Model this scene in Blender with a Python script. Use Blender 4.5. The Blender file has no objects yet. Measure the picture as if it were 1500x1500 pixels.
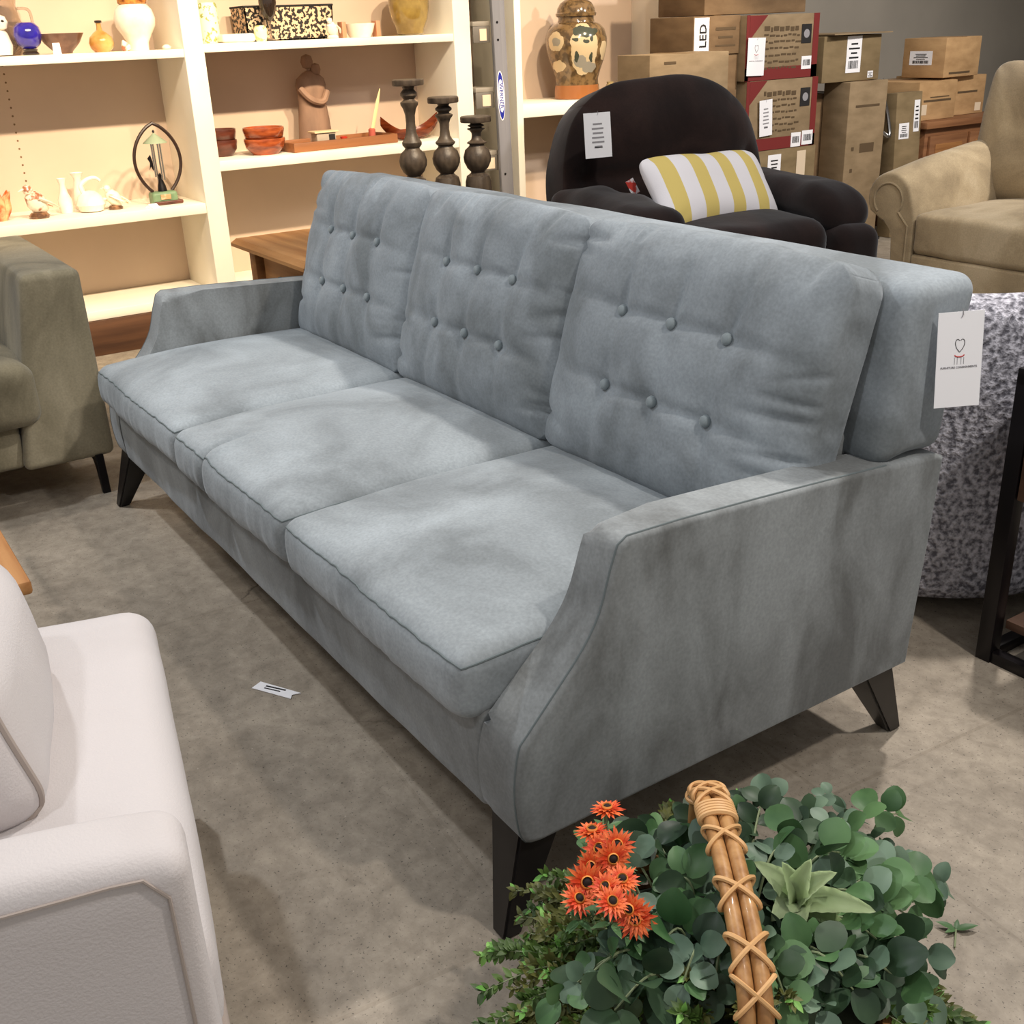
import bpy, bmesh, math, random
from mathutils import Vector, Matrix, noise
R = math.radians
PI = math.pi
sc = bpy.context.scene
COL = sc.collection
random.seed(7)

# ---------------------------------------------------------------- helpers
WM = {}                                     # object name -> world matrix of a thing

def linkmesh(name, me, m=None, parent=None, local=False, ang=38):
    """link a mesh as ONE object; verts are world coords unless local"""
    o = bpy.data.objects.new(name, me)
    COL.objects.link(o)
    if parent is not None:
        o.parent = parent
        if not local:
            me.transform(WM[parent.name].inverted())
    if m is not None:
        for mm in (m if isinstance(m, (list, tuple)) else [m]):
            me.materials.append(mm)
    me.polygons.foreach_set('use_smooth', [True] * len(me.polygons))
    if ang: me.set_sharp_from_angle(angle=R(ang))
    me.update()
    WM[o.name] = (WM[parent.name] if parent is not None else Matrix())
    return o

def obj(name, bm, m=None, parent=None, local=False, ang=38):
    me = bpy.data.meshes.new(name)
    bmesh.ops.recalc_face_normals(bm, faces=bm.faces[:]) if bm.faces else None
    bm.to_mesh(me); bm.free()
    return linkmesh(name, me, m, parent, local, ang)

def thing(name, label, cat, loc=(0, 0, 0), rz=0, group=None, rot=None):
    o = bpy.data.objects.new(name, None)
    o.empty_display_size = .05
    COL.objects.link(o)
    o.location = loc
    o.rotation_euler = rot if rot else (0, 0, rz)
    o['label'] = label; o['category'] = cat
    if group: o['group'] = group
    WM[o.name] = Matrix.Translation(Vector(loc)) @ o.rotation_euler.to_matrix().to_4x4()
    return o

def tag(o, label, cat, group=None, kind=None):
    o['label'] = label; o['category'] = cat
    if group: o['group'] = group
    if kind: o['kind'] = kind
    return o

def struct(name, bm, m):
    o = obj(name, bm, m); o['kind'] = 'structure'; return o

def dup(root, loc, rz=0, label=None, scale=None, group=None, rot=None):
    r = root.copy(); COL.objects.link(r)
    r.location = loc; r.rotation_euler = rot if rot else (0, 0, rz)
    if scale: r.scale = scale if hasattr(scale, '__len__') else (scale,) * 3
    if label: r['label'] = label
    if group: r['group'] = group
    for ch in list(root.children):
        c = ch.copy(); COL.objects.link(c); c.parent = r
        for g in list(ch.children):
            d = g.copy(); COL.objects.link(d); d.parent = c
    return r

def add_box(bm, c, s, bev=0, rz=0, seg=2, mat=None, mi=0):
    M4 = Matrix.Translation(Vector(c)) @ Matrix.Rotation(rz, 4, 'Z')
    if mat is not None: M4 = mat @ M4
    r = bmesh.ops.create_cube(bm, size=1)
    vs = r['verts']
    for v in vs: v.co = Vector((v.co.x * s[0], v.co.y * s[1], v.co.z * s[2]))
    fs = set(f for v in vs for f in v.link_faces)
    for f in fs: f.material_index = mi
    if bev > 0:
        es = list(set(e for v in vs for e in v.link_edges))
        rr = bmesh.ops.bevel(bm, geom=es, offset=bev, segments=seg, profile=.5, affect='EDGES', clamp_overlap=True)
        vs = list(set(v for f in rr['faces'] for v in f.verts) | set(v for v in vs if v.is_valid))
        vs = [v for v in vs if v.is_valid]
        allv = set(vs)
        st = list(vs)
        while st:
            v = st.pop()
            for e in v.link_edges:
                w = e.other_vert(v)
                if w not in allv: allv.add(w); st.append(w)
        vs = list(allv)
    for v in vs: v.co = M4 @ v.co
    return vs

def box(c, s, bev=0, rz=0, seg=2):
    bm = bmesh.new(); add_box(bm, c, s, bev, rz, seg); return bm

def span(x0, x1, y0, y1, z0, z1, bev=0, seg=2, bm=None):
    bm = bm or bmesh.new()
    add_box(bm, ((x0+x1)/2, (y0+y1)/2, (z0+z1)/2), (abs(x1-x0), abs(y1-y0), abs(z1-z0)), bev, 0, seg)
    return bm

def add_lathe(bm, prof, seg=28, c=(0, 0, 0), mat=None, cap=True):
    M4 = Matrix.Translation(Vector(c))
    if mat is not None: M4 = M4 @ mat
    rings = []
    for r, z in prof:
        if r < 1e-5:
            rings.append([bm.verts.new(M4 @ Vector((0, 0, z)))])
        else:
            rings.append([bm.verts.new(M4 @ Vector((r*math.cos(2*PI*i/seg), r*math.sin(2*PI*i/seg), z))) for i in range(seg)])
    for a, b in zip(rings, rings[1:]):
        for i in range(seg):
            j = (i+1) % seg
            if len(a) == 1 and len(b) == 1: continue
            if len(a) == 1: bm.faces.new((a[0], b[j], b[i]))
            elif len(b) == 1: bm.faces.new((a[i], a[j], b[0]))
            else: bm.faces.new((a[i], a[j], b[j], b[i]))
    if cap:
        if len(rings[0]) > 1: bm.faces.new(rings[0][::-1])
        if len(rings[-1]) > 1: bm.faces.new(rings[-1])
    return bm

def lathe(prof, seg=28, c=(0, 0, 0), mat=None, cap=True):
    return add_lathe(bmesh.new(), prof, seg, c, mat, cap)

def smooth_path(pts, n=6, closed=False):
    P = [Vector(p) for p in pts]; out = []
    N = len(P)
    rng = range(N if closed else N-1)
    for i in rng:
        p0 = P[(i-1) % N] if (closed or i > 0) else P[0]
        p1 = P[i]; p2 = P[(i+1) % N]
        p3 = P[(i+2) % N] if (closed or i+2 < N) else P[-1]
        for k in range(n):
            t = k/n
            out.append(.5*((2*p1) + (-p0+p2)*t + (2*p0-5*p1+4*p2-p3)*t*t + (-p0+3*p1-3*p2+p3)*t*t*t))
    if not closed: out.append(P[-1])
    return out

def add_tube(bm, pts, r, seg=8, closed=False, r1=None, flat=1.0):
    P = [Vector(p) for p in pts]; n = len(P)
    up = None; rings = []
    for i, p in enumerate(P):
        a = P[i-1] if (i > 0 or closed) else p
        b = P[(i+1) % n] if (i < n-1 or closed) else p
        t = (b-a)
        t = t.normalized() if t.length > 1e-9 else Vector((0, 0, 1))
        if up is None:
            up = Vector((0, 0, 1)) if abs(t.z) < .9 else Vector((1, 0, 0))
        s = t.cross(up)
        if s.length < 1e-6: s = t.orthogonal()
        s.normalize(); u = s.cross(t).normalized(); up = u
        rr = (r + (r1-r)*i/max(1, n-1)) if r1 is not None else (r[i] if hasattr(r, '__len__') else r)
        rings.append([bm.verts.new(p + s*rr*math.cos(2*PI*k/seg) + u*rr*flat*math.sin(2*PI*k/seg)) for k in range(seg)])
    m = n if closed else n-1
    for i in range(m):
        A = rings[i]; Bq = rings[(i+1) % n]
        for k in range(seg):
            j = (k+1) % seg
            bm.faces.new((A[k], A[j], Bq[j], Bq[k]))
    if not closed:
        bm.faces.new(rings[0][::-1]); bm.faces.new(rings[-1])
    return bm

def tube(pts, r, seg=8, closed=False, r1=None, flat=1.0):
    return add_tube(bmesh.new(), pts, r, seg, closed, r1, flat)

def add_prism(bm, poly, axis, a0, a1, bev=0, seg=2):
    """poly: 2D points in the plane across `axis`; extruded from a0 to a1"""
    def mk(p, a):
        if axis == 'x': return Vector((a, p[0], p[1]))
        if axis == 'y': return Vector((p[0], a, p[1]))
        return Vector((p[0], p[1], a))
    A = [bm.verts.new(mk(p, a0)) for p in poly]
    Bq = [bm.verts.new(mk(p, a1)) for p in poly]
    f1 = bm.faces.new(A); f2 = bm.faces.new(Bq[::-1])
    n = len(poly)
    for i in range(n):
        j = (i+1) % n
        bm.faces.new((A[i], Bq[i], Bq[j], A[j]))
    if bev:
        es = list(f1.edges) + list(f2.edges)
        bmesh.ops.bevel(bm, geom=es, offset=bev, segments=seg, profile=.5, affect='EDGES', clamp_overlap=True)
    return bm

def prism(poly, axis, a0, a1, bev=0, seg=2):
    return add_prism(bmesh.new(), poly, axis, a0, a1, bev, seg)

def axl(L, r, n, m=5):
    h = L/2
    a = [-h + r*(1-math.cos(i/m*PI/2)) for i in range(m)]
    b = [-h + r + (L-2*r)*i/n for i in range(n+1)]
    return a + b + [-q for q in a[::-1]]

def gridbox(xs, ys, zs, fn):
    bm = bmesh.new(); V = {}
    nx, ny, nz = len(xs)-1, len(ys)-1, len(zs)-1
    def g(i, j, k):
        key = (i, j, k)
        if key not in V: V[key] = bm.verts.new(fn(Vector((xs[i], ys[j], zs[k]))))
        return V[key]
    for i in range(nx):
        for j in range(ny):
            for k in (0, nz): bm.faces.new((g(i, j, k), g(i+1, j, k), g(i+1, j+1, k), g(i, j+1, k)))
    for i in range(nx):
        for k in range(nz):
            for j in (0, ny): bm.faces.new((g(i, j, k), g(i+1, j, k), g(i+1, j, k+1), g(i, j, k+1)))
    for j in range(ny):
        for k in range(nz):
            for i in (0, nx): bm.faces.new((g(i, j, k), g(i, j+1, k), g(i, j+1, k+1), g(i, j, k+1)))
    return bm

def softbox(w, d, h, r, crown=0, bulge=0, n=(24, 24, 6), M4=None, wr=0, wseed=0, extra=None, wscale=6, ret=False):
    """rounded, crowned cushion centred on the origin (z up)"""
    r = min(r, w/2-.001, d/2-.001, h/2-.001)
    hw, hd, hh = w/2, d/2, h/2
    def fn(p):
        q = Vector((max(-hw+r, min(hw-r, p.x)), max(-hd+r, min(hd-r, p.y)), max(-hh+r, min(hh-r, p.z))))
        dd = p-q
        v = q + (dd.normalized()*r if dd.length > 1e-9 else dd)
        u, t, s = v.x/hw, v.y/hd, v.z/hh
        v.z += crown*s*(1-abs(u)**2.5)*(1-abs(t)**2.5)
        v.x += bulge*u*(1-abs(t)**2)*(1-s*s)
        v.y += bulge*t*(1-abs(u)**2)*(1-s*s)
        if extra: v = extra(v, u, t, s)
        if wr:
            nn = noise.noise_vector(v*wscale + Vector((wseed*3.1, wseed*1.7, wseed)))
            v += nn*wr
        return M4 @ v if M4 is not None else v
    if ret: return fn
    return gridbox(axl(w, r, n[0]), axl(d, r, n[1]), axl(h, r, n[2]), fn)

def srgb(r, g, b):
    def f(c):
        c /= 255
        return c/12.92 if c <= .04045 else ((c+.055)/1.055)**2.4
    return (f(r), f(g), f(b), 1)

MATS = {}
def mat(name, col, rough=.6, col2=None, scale=5, stretch=(1, 1, 1), bump=0, bscale=60, sheen=0, metal=0,
        spec=.5, trans=0, ior=1.45, coat=0, contrast=(.35, .65), detail=4, alpha=1, emit=None, bdetail=3):
    m = bpy.data.materials.new(name); m.use_nodes = True
    nt = m.node_tree; N = nt.nodes; L = nt.links
    b = N['Principled BSDF']
    b.inputs['Base Color'].default_value = col
    b.inputs['Roughness'].default_value = rough
    b.inputs['Metallic'].default_value = metal
    b.inputs['IOR'].default_value = ior
    b.inputs['Specular IOR Level'].default_value = spec
    b.inputs['Transmission Weight'].default_value = trans
    b.inputs['Coat Weight'].default_value = coat
    if sheen:
        b.inputs['Sheen Weight'].default_value = sheen
        b.inputs['Sheen Roughness'].default_value = .4
        b.inputs['Sheen Tint'].default_value = (.85, .92, 1, 1)
    if emit:
        b.inputs['Emission Color'].default_value = emit[0]; b.inputs['Emission Strength'].default_value = emit[1]
    tc = N.new('ShaderNodeTexCoord')
    if col2 is not None:
        mp = N.new('ShaderNodeMapping'); mp.inputs['Scale'].default_value = stretch
        L.new(tc.outputs['Object'], mp.inputs['Vector'])
        nz = N.new('ShaderNodeTexNoise'); nz.inputs['Scale'].default_value = scale; nz.inputs['Detail'].default_value = detail
        L.new(mp.outputs['Vector'], nz.inputs['Vector'])
        cr = N.new('ShaderNodeValToRGB')
        cr.color_ramp.elements[0].position = contrast[0]; cr.color_ramp.elements[0].color = col
        cr.color_ramp.elements[1].position = contrast[1]; cr.color_ramp.elements[1].color = col2
        L.new(nz.outputs['Fac'], cr.inputs['Fac']); L.new(cr.outputs['Color'], b.inputs['Base Color'])
    if bump:
        n2 = N.new('ShaderNodeTexNoise'); n2.inputs['Scale'].default_value = bscale; n2.inputs['Detail'].default_value = bdetail
        L.new(tc.outputs['Object'], n2.inputs['Vector'])
        bp = N.new('ShaderNodeBump'); bp.inputs['Strength'].default_value = bump; bp.inputs['Distance'].default_value = .01
        L.new(n2.outputs['Fac'], bp.inputs['Height']); L.new(bp.outputs['Normal'], b.inputs['Normal'])
    MATS[name] = m
    return m

_tc = {}
def textmesh(s, size):
    k = (s, size)
    if k in _tc: return _tc[k].copy()
    cu = bpy.data.curves.new('t', 'FONT'); cu.body = s; cu.size = size; cu.align_x = 'CENTER'; cu.align_y = 'CENTER'
    cu.extrude = .0004; cu.offset = size*.012; cu.resolution_u = 2
    o = bpy.data.objects.new('t', cu); COL.objects.link(o)
    dg = bpy.context.evaluated_depsgraph_get()
    me = bpy.data.meshes.new_from_object(o.evaluated_get(dg))
    bpy.data.objects.remove(o); bpy.data.curves.remove(cu)
    me.materials.clear()
    _tc[k] = me
    return me.copy()

def text(name, s, size, M4, m, parent, spin=0):
    """text in the local XY plane of M4, reading along +X"""
    me = textmesh(s, size)
    me.transform(M4 @ Matrix.Rotation(spin, 4, 'Z'))
    return linkmesh(name, me, m, parent, ang=0)

def frame(o, xdir, ydir):
    """matrix with x=xdir, y=ydir, origin o"""
    x = Vector(xdir).normalized(); y = Vector(ydir).normalized(); z = x.cross(y).normalized(); y = z.cross(x)
    M4 = Matrix((x, y, z)).transposed().to_4x4(); M4.translation = Vector(o)
    return M4

def add_bars(bm, M4, rects, t=.0008):
    """flat printed marks: rects (cx, cy, w, h) on M4's XY plane"""
    for cx, cy, w, h in rects:
        add_box(bm, (cx, cy, 0), (w, h, t), mat=M4)
    return bm

def lines_print(w, h, n, seed=0):
    rnd = random.Random(seed); out = []
    for i in range(n):
        y = h/2 - (i+.5)*h/n; ww = w*rnd.uniform(.45, .95); x = 0
        out.append((x, y, ww, h/n*.38))
    return out

def barcode(cx, cy, w, h, seed=0):
    rnd = random.Random(seed); x = -w/2; out = []
    while x < w/2:
        a = rnd.uniform(.0015, .005)
        out.append((cx+x+a/2, cy, a, h)); x += a + rnd.uniform(.0015, .005)
    return out

# ---------------------------------------------------------------- materials
def fabric(name, c1, c2, c3, streak=(1, 1, 1), sc1=3.5, bump=.15):
    """suede-like cloth: broad nap patches, brushed streaks and a fine grain"""
    m = bpy.data.materials.new(name); m.use_nodes = True
    nt = m.node_tree; N = nt.nodes; L = nt.links; b = N['Principled BSDF']
    b.inputs['Roughness'].default_value = .9; b.inputs['Specular IOR Level'].default_value = .15
    b.inputs['Sheen Weight'].default_value = .25; b.inputs['Sheen Roughness'].default_value = .45
    b.inputs['Sheen Tint'].default_value = (.85, .92, 1, 1)
    tc = N.new('ShaderNodeTexCoord')
    mp = N.new('ShaderNodeMapping'); mp.inputs['Scale'].default_value = streak
    L.new(tc.outputs['Object'], mp.inputs['Vector'])
    n1 = N.new('ShaderNodeTexNoise'); n1.inputs['Scale'].default_value = sc1; n1.inputs['Detail'].default_value = 5; n1.inputs['Roughness'].default_value = .55
    n1.inputs['Distortion'].default_value = .6
    L.new(mp.outputs['Vector'], n1.inputs['Vector'])
    cr = N.new('ShaderNodeValToRGB'); e = cr.color_ramp.elements
    e[0].position = .36; e[0].color = c1; e[1].position = .66; e[1].color = c3
    q = cr.color_ramp.elements.new(.5); q.color = c2
    L.new(n1.outputs['Fac'], cr.inputs['Fac'])
    n3 = N.new('ShaderNodeTexNoise'); n3.inputs['Scale'].default_value = 170; n3.inputs['Detail'].default_value = 3
    L.new(tc.outputs['Object'], n3.inputs['Vector'])
    hs = N.new('ShaderNodeHueSaturation')
    mr = N.new('ShaderNodeMapRange'); mr.inputs['From Min'].default_value = .3; mr.inputs['From Max'].default_value = .7
    mr.inputs['To Min'].default_value = .9; mr.inputs['To Max'].default_value = 1.1
    L.new(n3.outputs['Fac'], mr.inputs['Value']); L.new(mr.outputs['Result'], hs.inputs['Value'])
    L.new(cr.outputs['Color'], hs.inputs['Color']); L.new(hs.outputs['Color'], b.inputs['Base Color'])
    bp = N.new('ShaderNodeBump'); bp.inputs['Strength'].default_value = bump; bp.inputs['Distance'].default_value = .02
    n4 = N.new('ShaderNodeTexNoise'); n4.inputs['Scale'].default_value = 14; n4.inputs['Detail'].default_value = 6
    L.new(mp.outputs['Vector'], n4.inputs['Vector']); L.new(n4.outputs['Fac'], bp.inputs['Height'])
    L.new(bp.outputs['Normal'], b.inputs['Normal'])
    return m

F_seat = fabric('grey_suede_seat', srgb(124, 130, 133), srgb(145, 152, 156), srgb(163, 171, 176), (1, 1, 1), 3.2)
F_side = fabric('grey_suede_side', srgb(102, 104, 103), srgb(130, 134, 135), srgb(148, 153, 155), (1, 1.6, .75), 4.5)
F_back = fabric('grey_suede_back', srgb(110, 116, 119), srgb(130, 137, 142), srgb(146, 154, 160), (1, 1, .8), 5)
F_seam = mat('grey_seam', srgb(100, 109, 111), .9)
F_btn = mat('grey_button', srgb(128, 138, 142), .7, sheen=.3)
BLACK = mat('black_wood', srgb(22, 20, 20), .35, srgb(34, 31, 30), 20)
BLACKMET = mat('black_metal', srgb(24, 20, 22), .35, metal=.3)
WHITE = mat('white_paint', srgb(238, 231, 214), .55, srgb(244, 239, 226), 3)
PAPER = mat('white_card', srgb(248, 248, 252), .7)
PAPERW = mat('cream_card', srgb(225, 205, 178), .7)
INK = mat('black_ink', srgb(35, 33, 33), .8)
INKG = mat('grey_ink', srgb(150, 148, 152), .8)
INKR = mat('red_ink', srgb(190, 60, 55), .8)
STEEL = mat('steel', srgb(190, 190, 190), .25, metal=1)

def floor_material():
    m = bpy.data.materials.new('polished_concrete'); m.use_nodes = True
    nt = m.node_tree; N = nt.nodes; L = nt.links; b = N['Principled BSDF']
    tc = N.new('ShaderNodeTexCoord')
    def nz(s, d=5, dist=0, rg=.6):
        n = N.new('ShaderNodeTexNoise'); n.inputs['Scale'].default_value = s; n.inputs['Detail'].default_value = d
        n.inputs['Distortion'].default_value = dist; n.inputs['Roughness'].default_value = rg
        L.new(tc.outputs['Object'], n.inputs['Vector']); return n
    def ramp(fac, p0, c0, p1, c1):
        r = N.new('ShaderNodeValToRGB'); e = r.color_ramp.elements
        e[0].position = p0; e[0].color = c0; e[1].position = p1; e[1].color = c1
        L.new(fac, r.inputs['Fac']); return r
    def mix(t, fac, a, c):
        x = N.new('ShaderNodeMix'); x.data_type = 'RGBA'; x.blend_type = t
        if hasattr(fac, 'node'): L.new(fac, x.inputs[0])
        else: x.inputs[0].default_value = fac
        L.new(a, x.inputs[6]); L.new(c, x.inputs[7]); return x.outputs[2]
    a = ramp(nz(1.3, 7, .8).outputs['Fac'], .33, srgb(150, 140, 126), .68, srgb(194, 182, 165))
    f = ramp(nz(22, 8, .3, .7).outputs['Fac'], .3, srgb(175, 172, 168), .7, srgb(255, 255, 255))
    c = mix('MULTIPLY', .75, a.outputs['Color'], f.outputs['Color'])
    sp = ramp(nz(190, 2).outputs['Fac'], .30, srgb(70, 64, 60), .37, srgb(255, 255, 255))
    c = mix('MULTIPLY', .7, c, sp.outputs['Color'])
    st = ramp(nz(95, 2).outputs['Fac'], .71, srgb(0, 0, 0), .76, srgb(120, 115, 108))
    c = mix('ADD', .8, c, st.outputs['Color'])
    # hairline cracks
    v = N.new('ShaderNodeTexVoronoi'); v.feature = 'DISTANCE_TO_EDGE'; v.inputs['Scale'].default_value = .9
    wv = N.new('ShaderNodeVectorMath'); wv.operation = 'ADD'
    n5 = nz(4, 5); sc_ = N.new('ShaderNodeVectorMath'); sc_.operation = 'SCALE'; sc_.inputs['Scale'].default_value = .25
    L.new(n5.outputs['Color'], sc_.inputs[0]); L.new(tc.outputs['Object'], wv.inputs[0]); L.new(sc_.outputs[0], wv.inputs[1])
    L.new(wv.outputs[0], v.inputs['Vector'])
    k = ramp(v.outputs['Distance'], .0, srgb(70, 62, 55), .006, srgb(255, 255, 255))
    msk = ramp(nz(1.7, 2).outputs['Fac'], .58, (0, 0, 0, 1), .64, (.7, .7, .7, 1))
    c = mix('MULTIPLY', msk.outputs['Color'], c, k.outputs['Color'])
    # faint saw-cut patches where old tile was lifted
    mp = N.new('ShaderNodeMapping'); mp.inputs['Rotation'].default_value = (0, 0, R(4)); L.new(tc.outputs['Object'], mp.inputs['Vector'])
    br = N.new('ShaderNodeTexBrick'); br.inputs['Scale'].default_value = 1.0; br.inputs['Brick Width'].default_value = 1.3; br.inputs['Row Height'].default_value = .62
    br.inputs['Mortar Size'].default_value = .004; br.inputs['Color1'].default_value = srgb(255, 255, 255); br.inputs['Color2'].default_value = srgb(222, 219, 214)
    br.inputs['Mortar'].default_value = srgb(205, 200, 192)
    L.new(mp.outputs['Vector'], br.inputs['Vector'])
    c = mix('MULTIPLY', .35, c, br.outputs['Color'])
    L.new(c, b.inputs['Base Color'])
    rr = N.new('ShaderNodeMapRange'); rr.inputs['To Min'].default_value = .42; rr.inputs['To Max'].default_value = .7
    L.new(nz(6, 5).outputs['Fac'], rr.inputs['Value']); L.new(rr.outputs['Result'], b.inputs['Roughness'])
    bp = N.new('ShaderNodeBump'); bp.inputs['Strength'].default_value = .12; bp.inputs['Distance'].default_value = .01
    L.new(nz(45, 7).outputs['Fac'], bp.inputs['Height']); L.new(bp.outputs['Normal'], b.inputs['Normal'])
    return m

def wood(name, c1, c2, axis='y', rough=.5, scale=3):
    st = {'x': (.6, 9, 9), 'y': (9, .6, 9), 'z': (9, 9, .6)}[axis]
    return mat(name, c1, rough, c2, scale, st, bump=.1, bscale=40, detail=6, contrast=(.3, .7))
OAK = wood('honey_oak', srgb(150, 98, 52), srgb(196, 146, 92), 'x')
OAKY = wood('honey_oak_side', srgb(128, 82, 44), srgb(172, 122, 72), 'y')
KICK = wood('brown_kick_board', srgb(66, 42, 28), srgb(98, 66, 44), 'y')

# ---------------------------------------------------------------- camera
cam = bpy.data.cameras.new('camera'); co = bpy.data.objects.new('camera', cam); COL.objects.link(co)
Rw = [[0.551271, 0.833506, -0.036978], [0.315707, -0.24942, -0.915488], [-0.772288, 0.493008, -0.400642]]
r_, d_, f_ = Vector(Rw[0]), Vector(Rw[1]), Vector(Rw[2])
Mc = Matrix((r_, -d_, -f_)).transposed().to_4x4(); Mc.translation = Vector((1.08762, -.68650, 1.26776))
co.matrix_world = Mc
cam.sensor_width = 36; cam.lens = 38.8224
cam.clip_start = .05
sc.camera = co
sc.view_settings.view_transform = 'Standard'
sc.view_settings.look = 'None'
sc.view_settings.exposure = 0

# ---------------------------------------------------------------- setting
struct('floor', span(-4.4, 3.5, -3.5, 8.0, -.1, 0), floor_material())
WALLG = mat('warm_grey_wall', srgb(146, 140, 130), .8, srgb(158, 151, 140), 1.5, bump=.05, bscale=120)
struct('wall_left', span(-4.5, -4.4, -3.5, 8.0, 0, 3.3), WALLG)
struct('wall_back', span(-4.5, 3.5, 8.0, 8.1, 0, 3.3), WALLG)

SHBACK = mat('peach_back_panel', srgb(208, 186, 166), .7, srgb(198, 176, 156), 2)
# white built-in bookcase
def bookcase(name, label, y0, y1, dividers, shelves, zt, kick=True, x0=-4.39, xf=-3.95):
    t = thing(name, label, 'bookcase', (-4.15, (y0+y1)/2, 0))
    obj('back_panel', span(x0, x0+.03, y0, y1, 0, zt), SHBACK, t)
    for a, b in dividers:
        obj('upright', span(x0+.03, xf, a, b, 0, zt, .003), WHITE, t)
    for ya, yb, z0, z1 in shelves:
        obj('shelf', span(x0+.03, xf-.004, ya, yb, z0, z1, .003), WHITE, t)
    if kick: obj('kick_board', span(x0+.05, xf+.006, y0, y1, 0, .155, .002), KICK, t)
    return t
bkA = bookcase('bookcase', 'long white built-in bookcase of ornaments behind the grey and olive sofas', -1.1, 2.40,
    [(-1.1, -1.02), (.963, 1.052), (2.305, 2.40)],
    [(-1.02, .963, .156, .196), (-1.02, .963, .555, .60), (-1.02, .963, 1.207, 1.241), (-1.02, .963, 1.86, 1.90),
     (1.052, 2.305, .156, .196), (1.052, 2.305, .728, .772), (1.052, 2.305, 1.222, 1.257), (1.052, 2.305, 1.86, 1.90)], 2.5)
bkB = bookcase('bookcase', 'white lit bookcase niche holding the tall ginger jar', 2.66, 3.80,
    [(2.66, 2.70), (3.745, 3.80)], [(2.70, 3.745, .156, .196), (2.70, 3.745, .84, .905), (2.70, 3.745, 1.86, 1.90)], 2.5)
# row of shelf-pin holes drilled in the back panel
PINM = mat('pin_hole_brown', srgb(120, 95, 70), .8)
for k in range(17):
    z = .66 + k*.034
    obj('pin_hole', lathe([(.004, 0), (.0045, .002), (0, .0021)], 8, c=(-4.361, .30, z), mat=Matrix.Rotation(PI/2, 4, 'Y')), PINM, bkA)

# ---------------------------------------------------------------- the grey sofa
sofa = thing('sofa', 'long blue-grey suede sofa with tufted back cushions and splayed black legs', 'sofa', (-1.075, .45, 0))
prof = [(.040, .160), (.012, .168), (.0, .200), (-.004, .268), (.006, .331), (.022, .352), (.071, .403), (.121, .457), (.151, .505), (.170, .565), (.184, .603),
        (.200, .613), (.30, .611), (.45, .603), (.60, .594), (.75, .584), (.88, .574), (.897, .566), (.884, .40), (.862, .165)]
prof = [(y, z) for y, z in prof]
def arm(x0, x1):
    a = smooth_path([(0, y, z) for y, z in prof[:11]], 3)
    P = [(p.y, p.z) for p in a] + prof[11:]
    inner, sg = (x0, 1) if x1 == 0 else (x1, -1)
    bm = prism(P, 'x', x0, x1)
    for xx, bv in ((inner, .024), (x0+x1-inner, .010)):
        es = [e for e in bm.edges if all(abs(v.co.x-xx) < 1e-5 for v in e.verts)]
        bmesh.ops.bevel(bm, geom=es, offset=bv, segments=4, profile=.5, affect='EDGES', clamp_overlap=True)
    for v in bm.verts:
        if abs(v.co.x-inner) < .05: v.co.x += sg*.024*max(0, min(1, (v.co.z-.25)/.3))
    return bm
obj('arm', arm(-.105, 0), F_side, sofa, ang=55)
obj('arm', arm(-2.15, -2.045), F_side, sofa, ang=55)
# seams along both edges of each arm front and top
a = smooth_path([(0, y, z) for y, z in prof[:11]], 3)
seam = [Vector((0, p.y, p.z)) for p in a] + [Vector((0, y, z)) for y, z in prof[11:16]]
for xo in (-.007, -2.143):
    pts = []
    for i, p in enumerate(seam):
        q = seam[min(i+1, len(seam)-1)] - seam[max(i-1, 0)]; nrm = Vector((0, -q.z, q.y)).normalized()
        pts.append(Vector((xo, p.y, p.z)) - Vector((0, nrm.y, nrm.z))*.0008)
    obj('seam', tube(pts, .0017, 6), F_seam, sofa)
# front rail, seat deck, back frame
def rail_wave(v, u, t, s):
    v.y += .004*noise.noise(Vector((v.x*6, v.z*4, 1))) - .006*(1-s*s)
    return v
obj('front_rail', softbox(1.945, .05, .19, .014, n=(80, 2, 8), M4=Matrix.Translation((-1.075, .028, .262)), extra=rail_wave), F_side, sofa)
obj('seat_deck', span(-2.06, -.09, .05, .80, .185, .335), F_seam, sofa)
obj('back_frame', span(-2.06, -.09, .72, .862, .17, .62, .01), F_side, sofa)
def lean(v, u, t, s):
    v.y += (v.z+.15)*.17
    if s < 0: v.z += .012*math.sin((t+1)*PI/2)*(-s)
    return v
obj('backrest', softbox(2.135, .165, .305, .035, crown=.004, n=(70, 6, 14), M4=Matrix.Translation((-1.075, .818, .722)), extra=lean, wr=.004, wscale=5), F_back, sofa)

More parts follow.
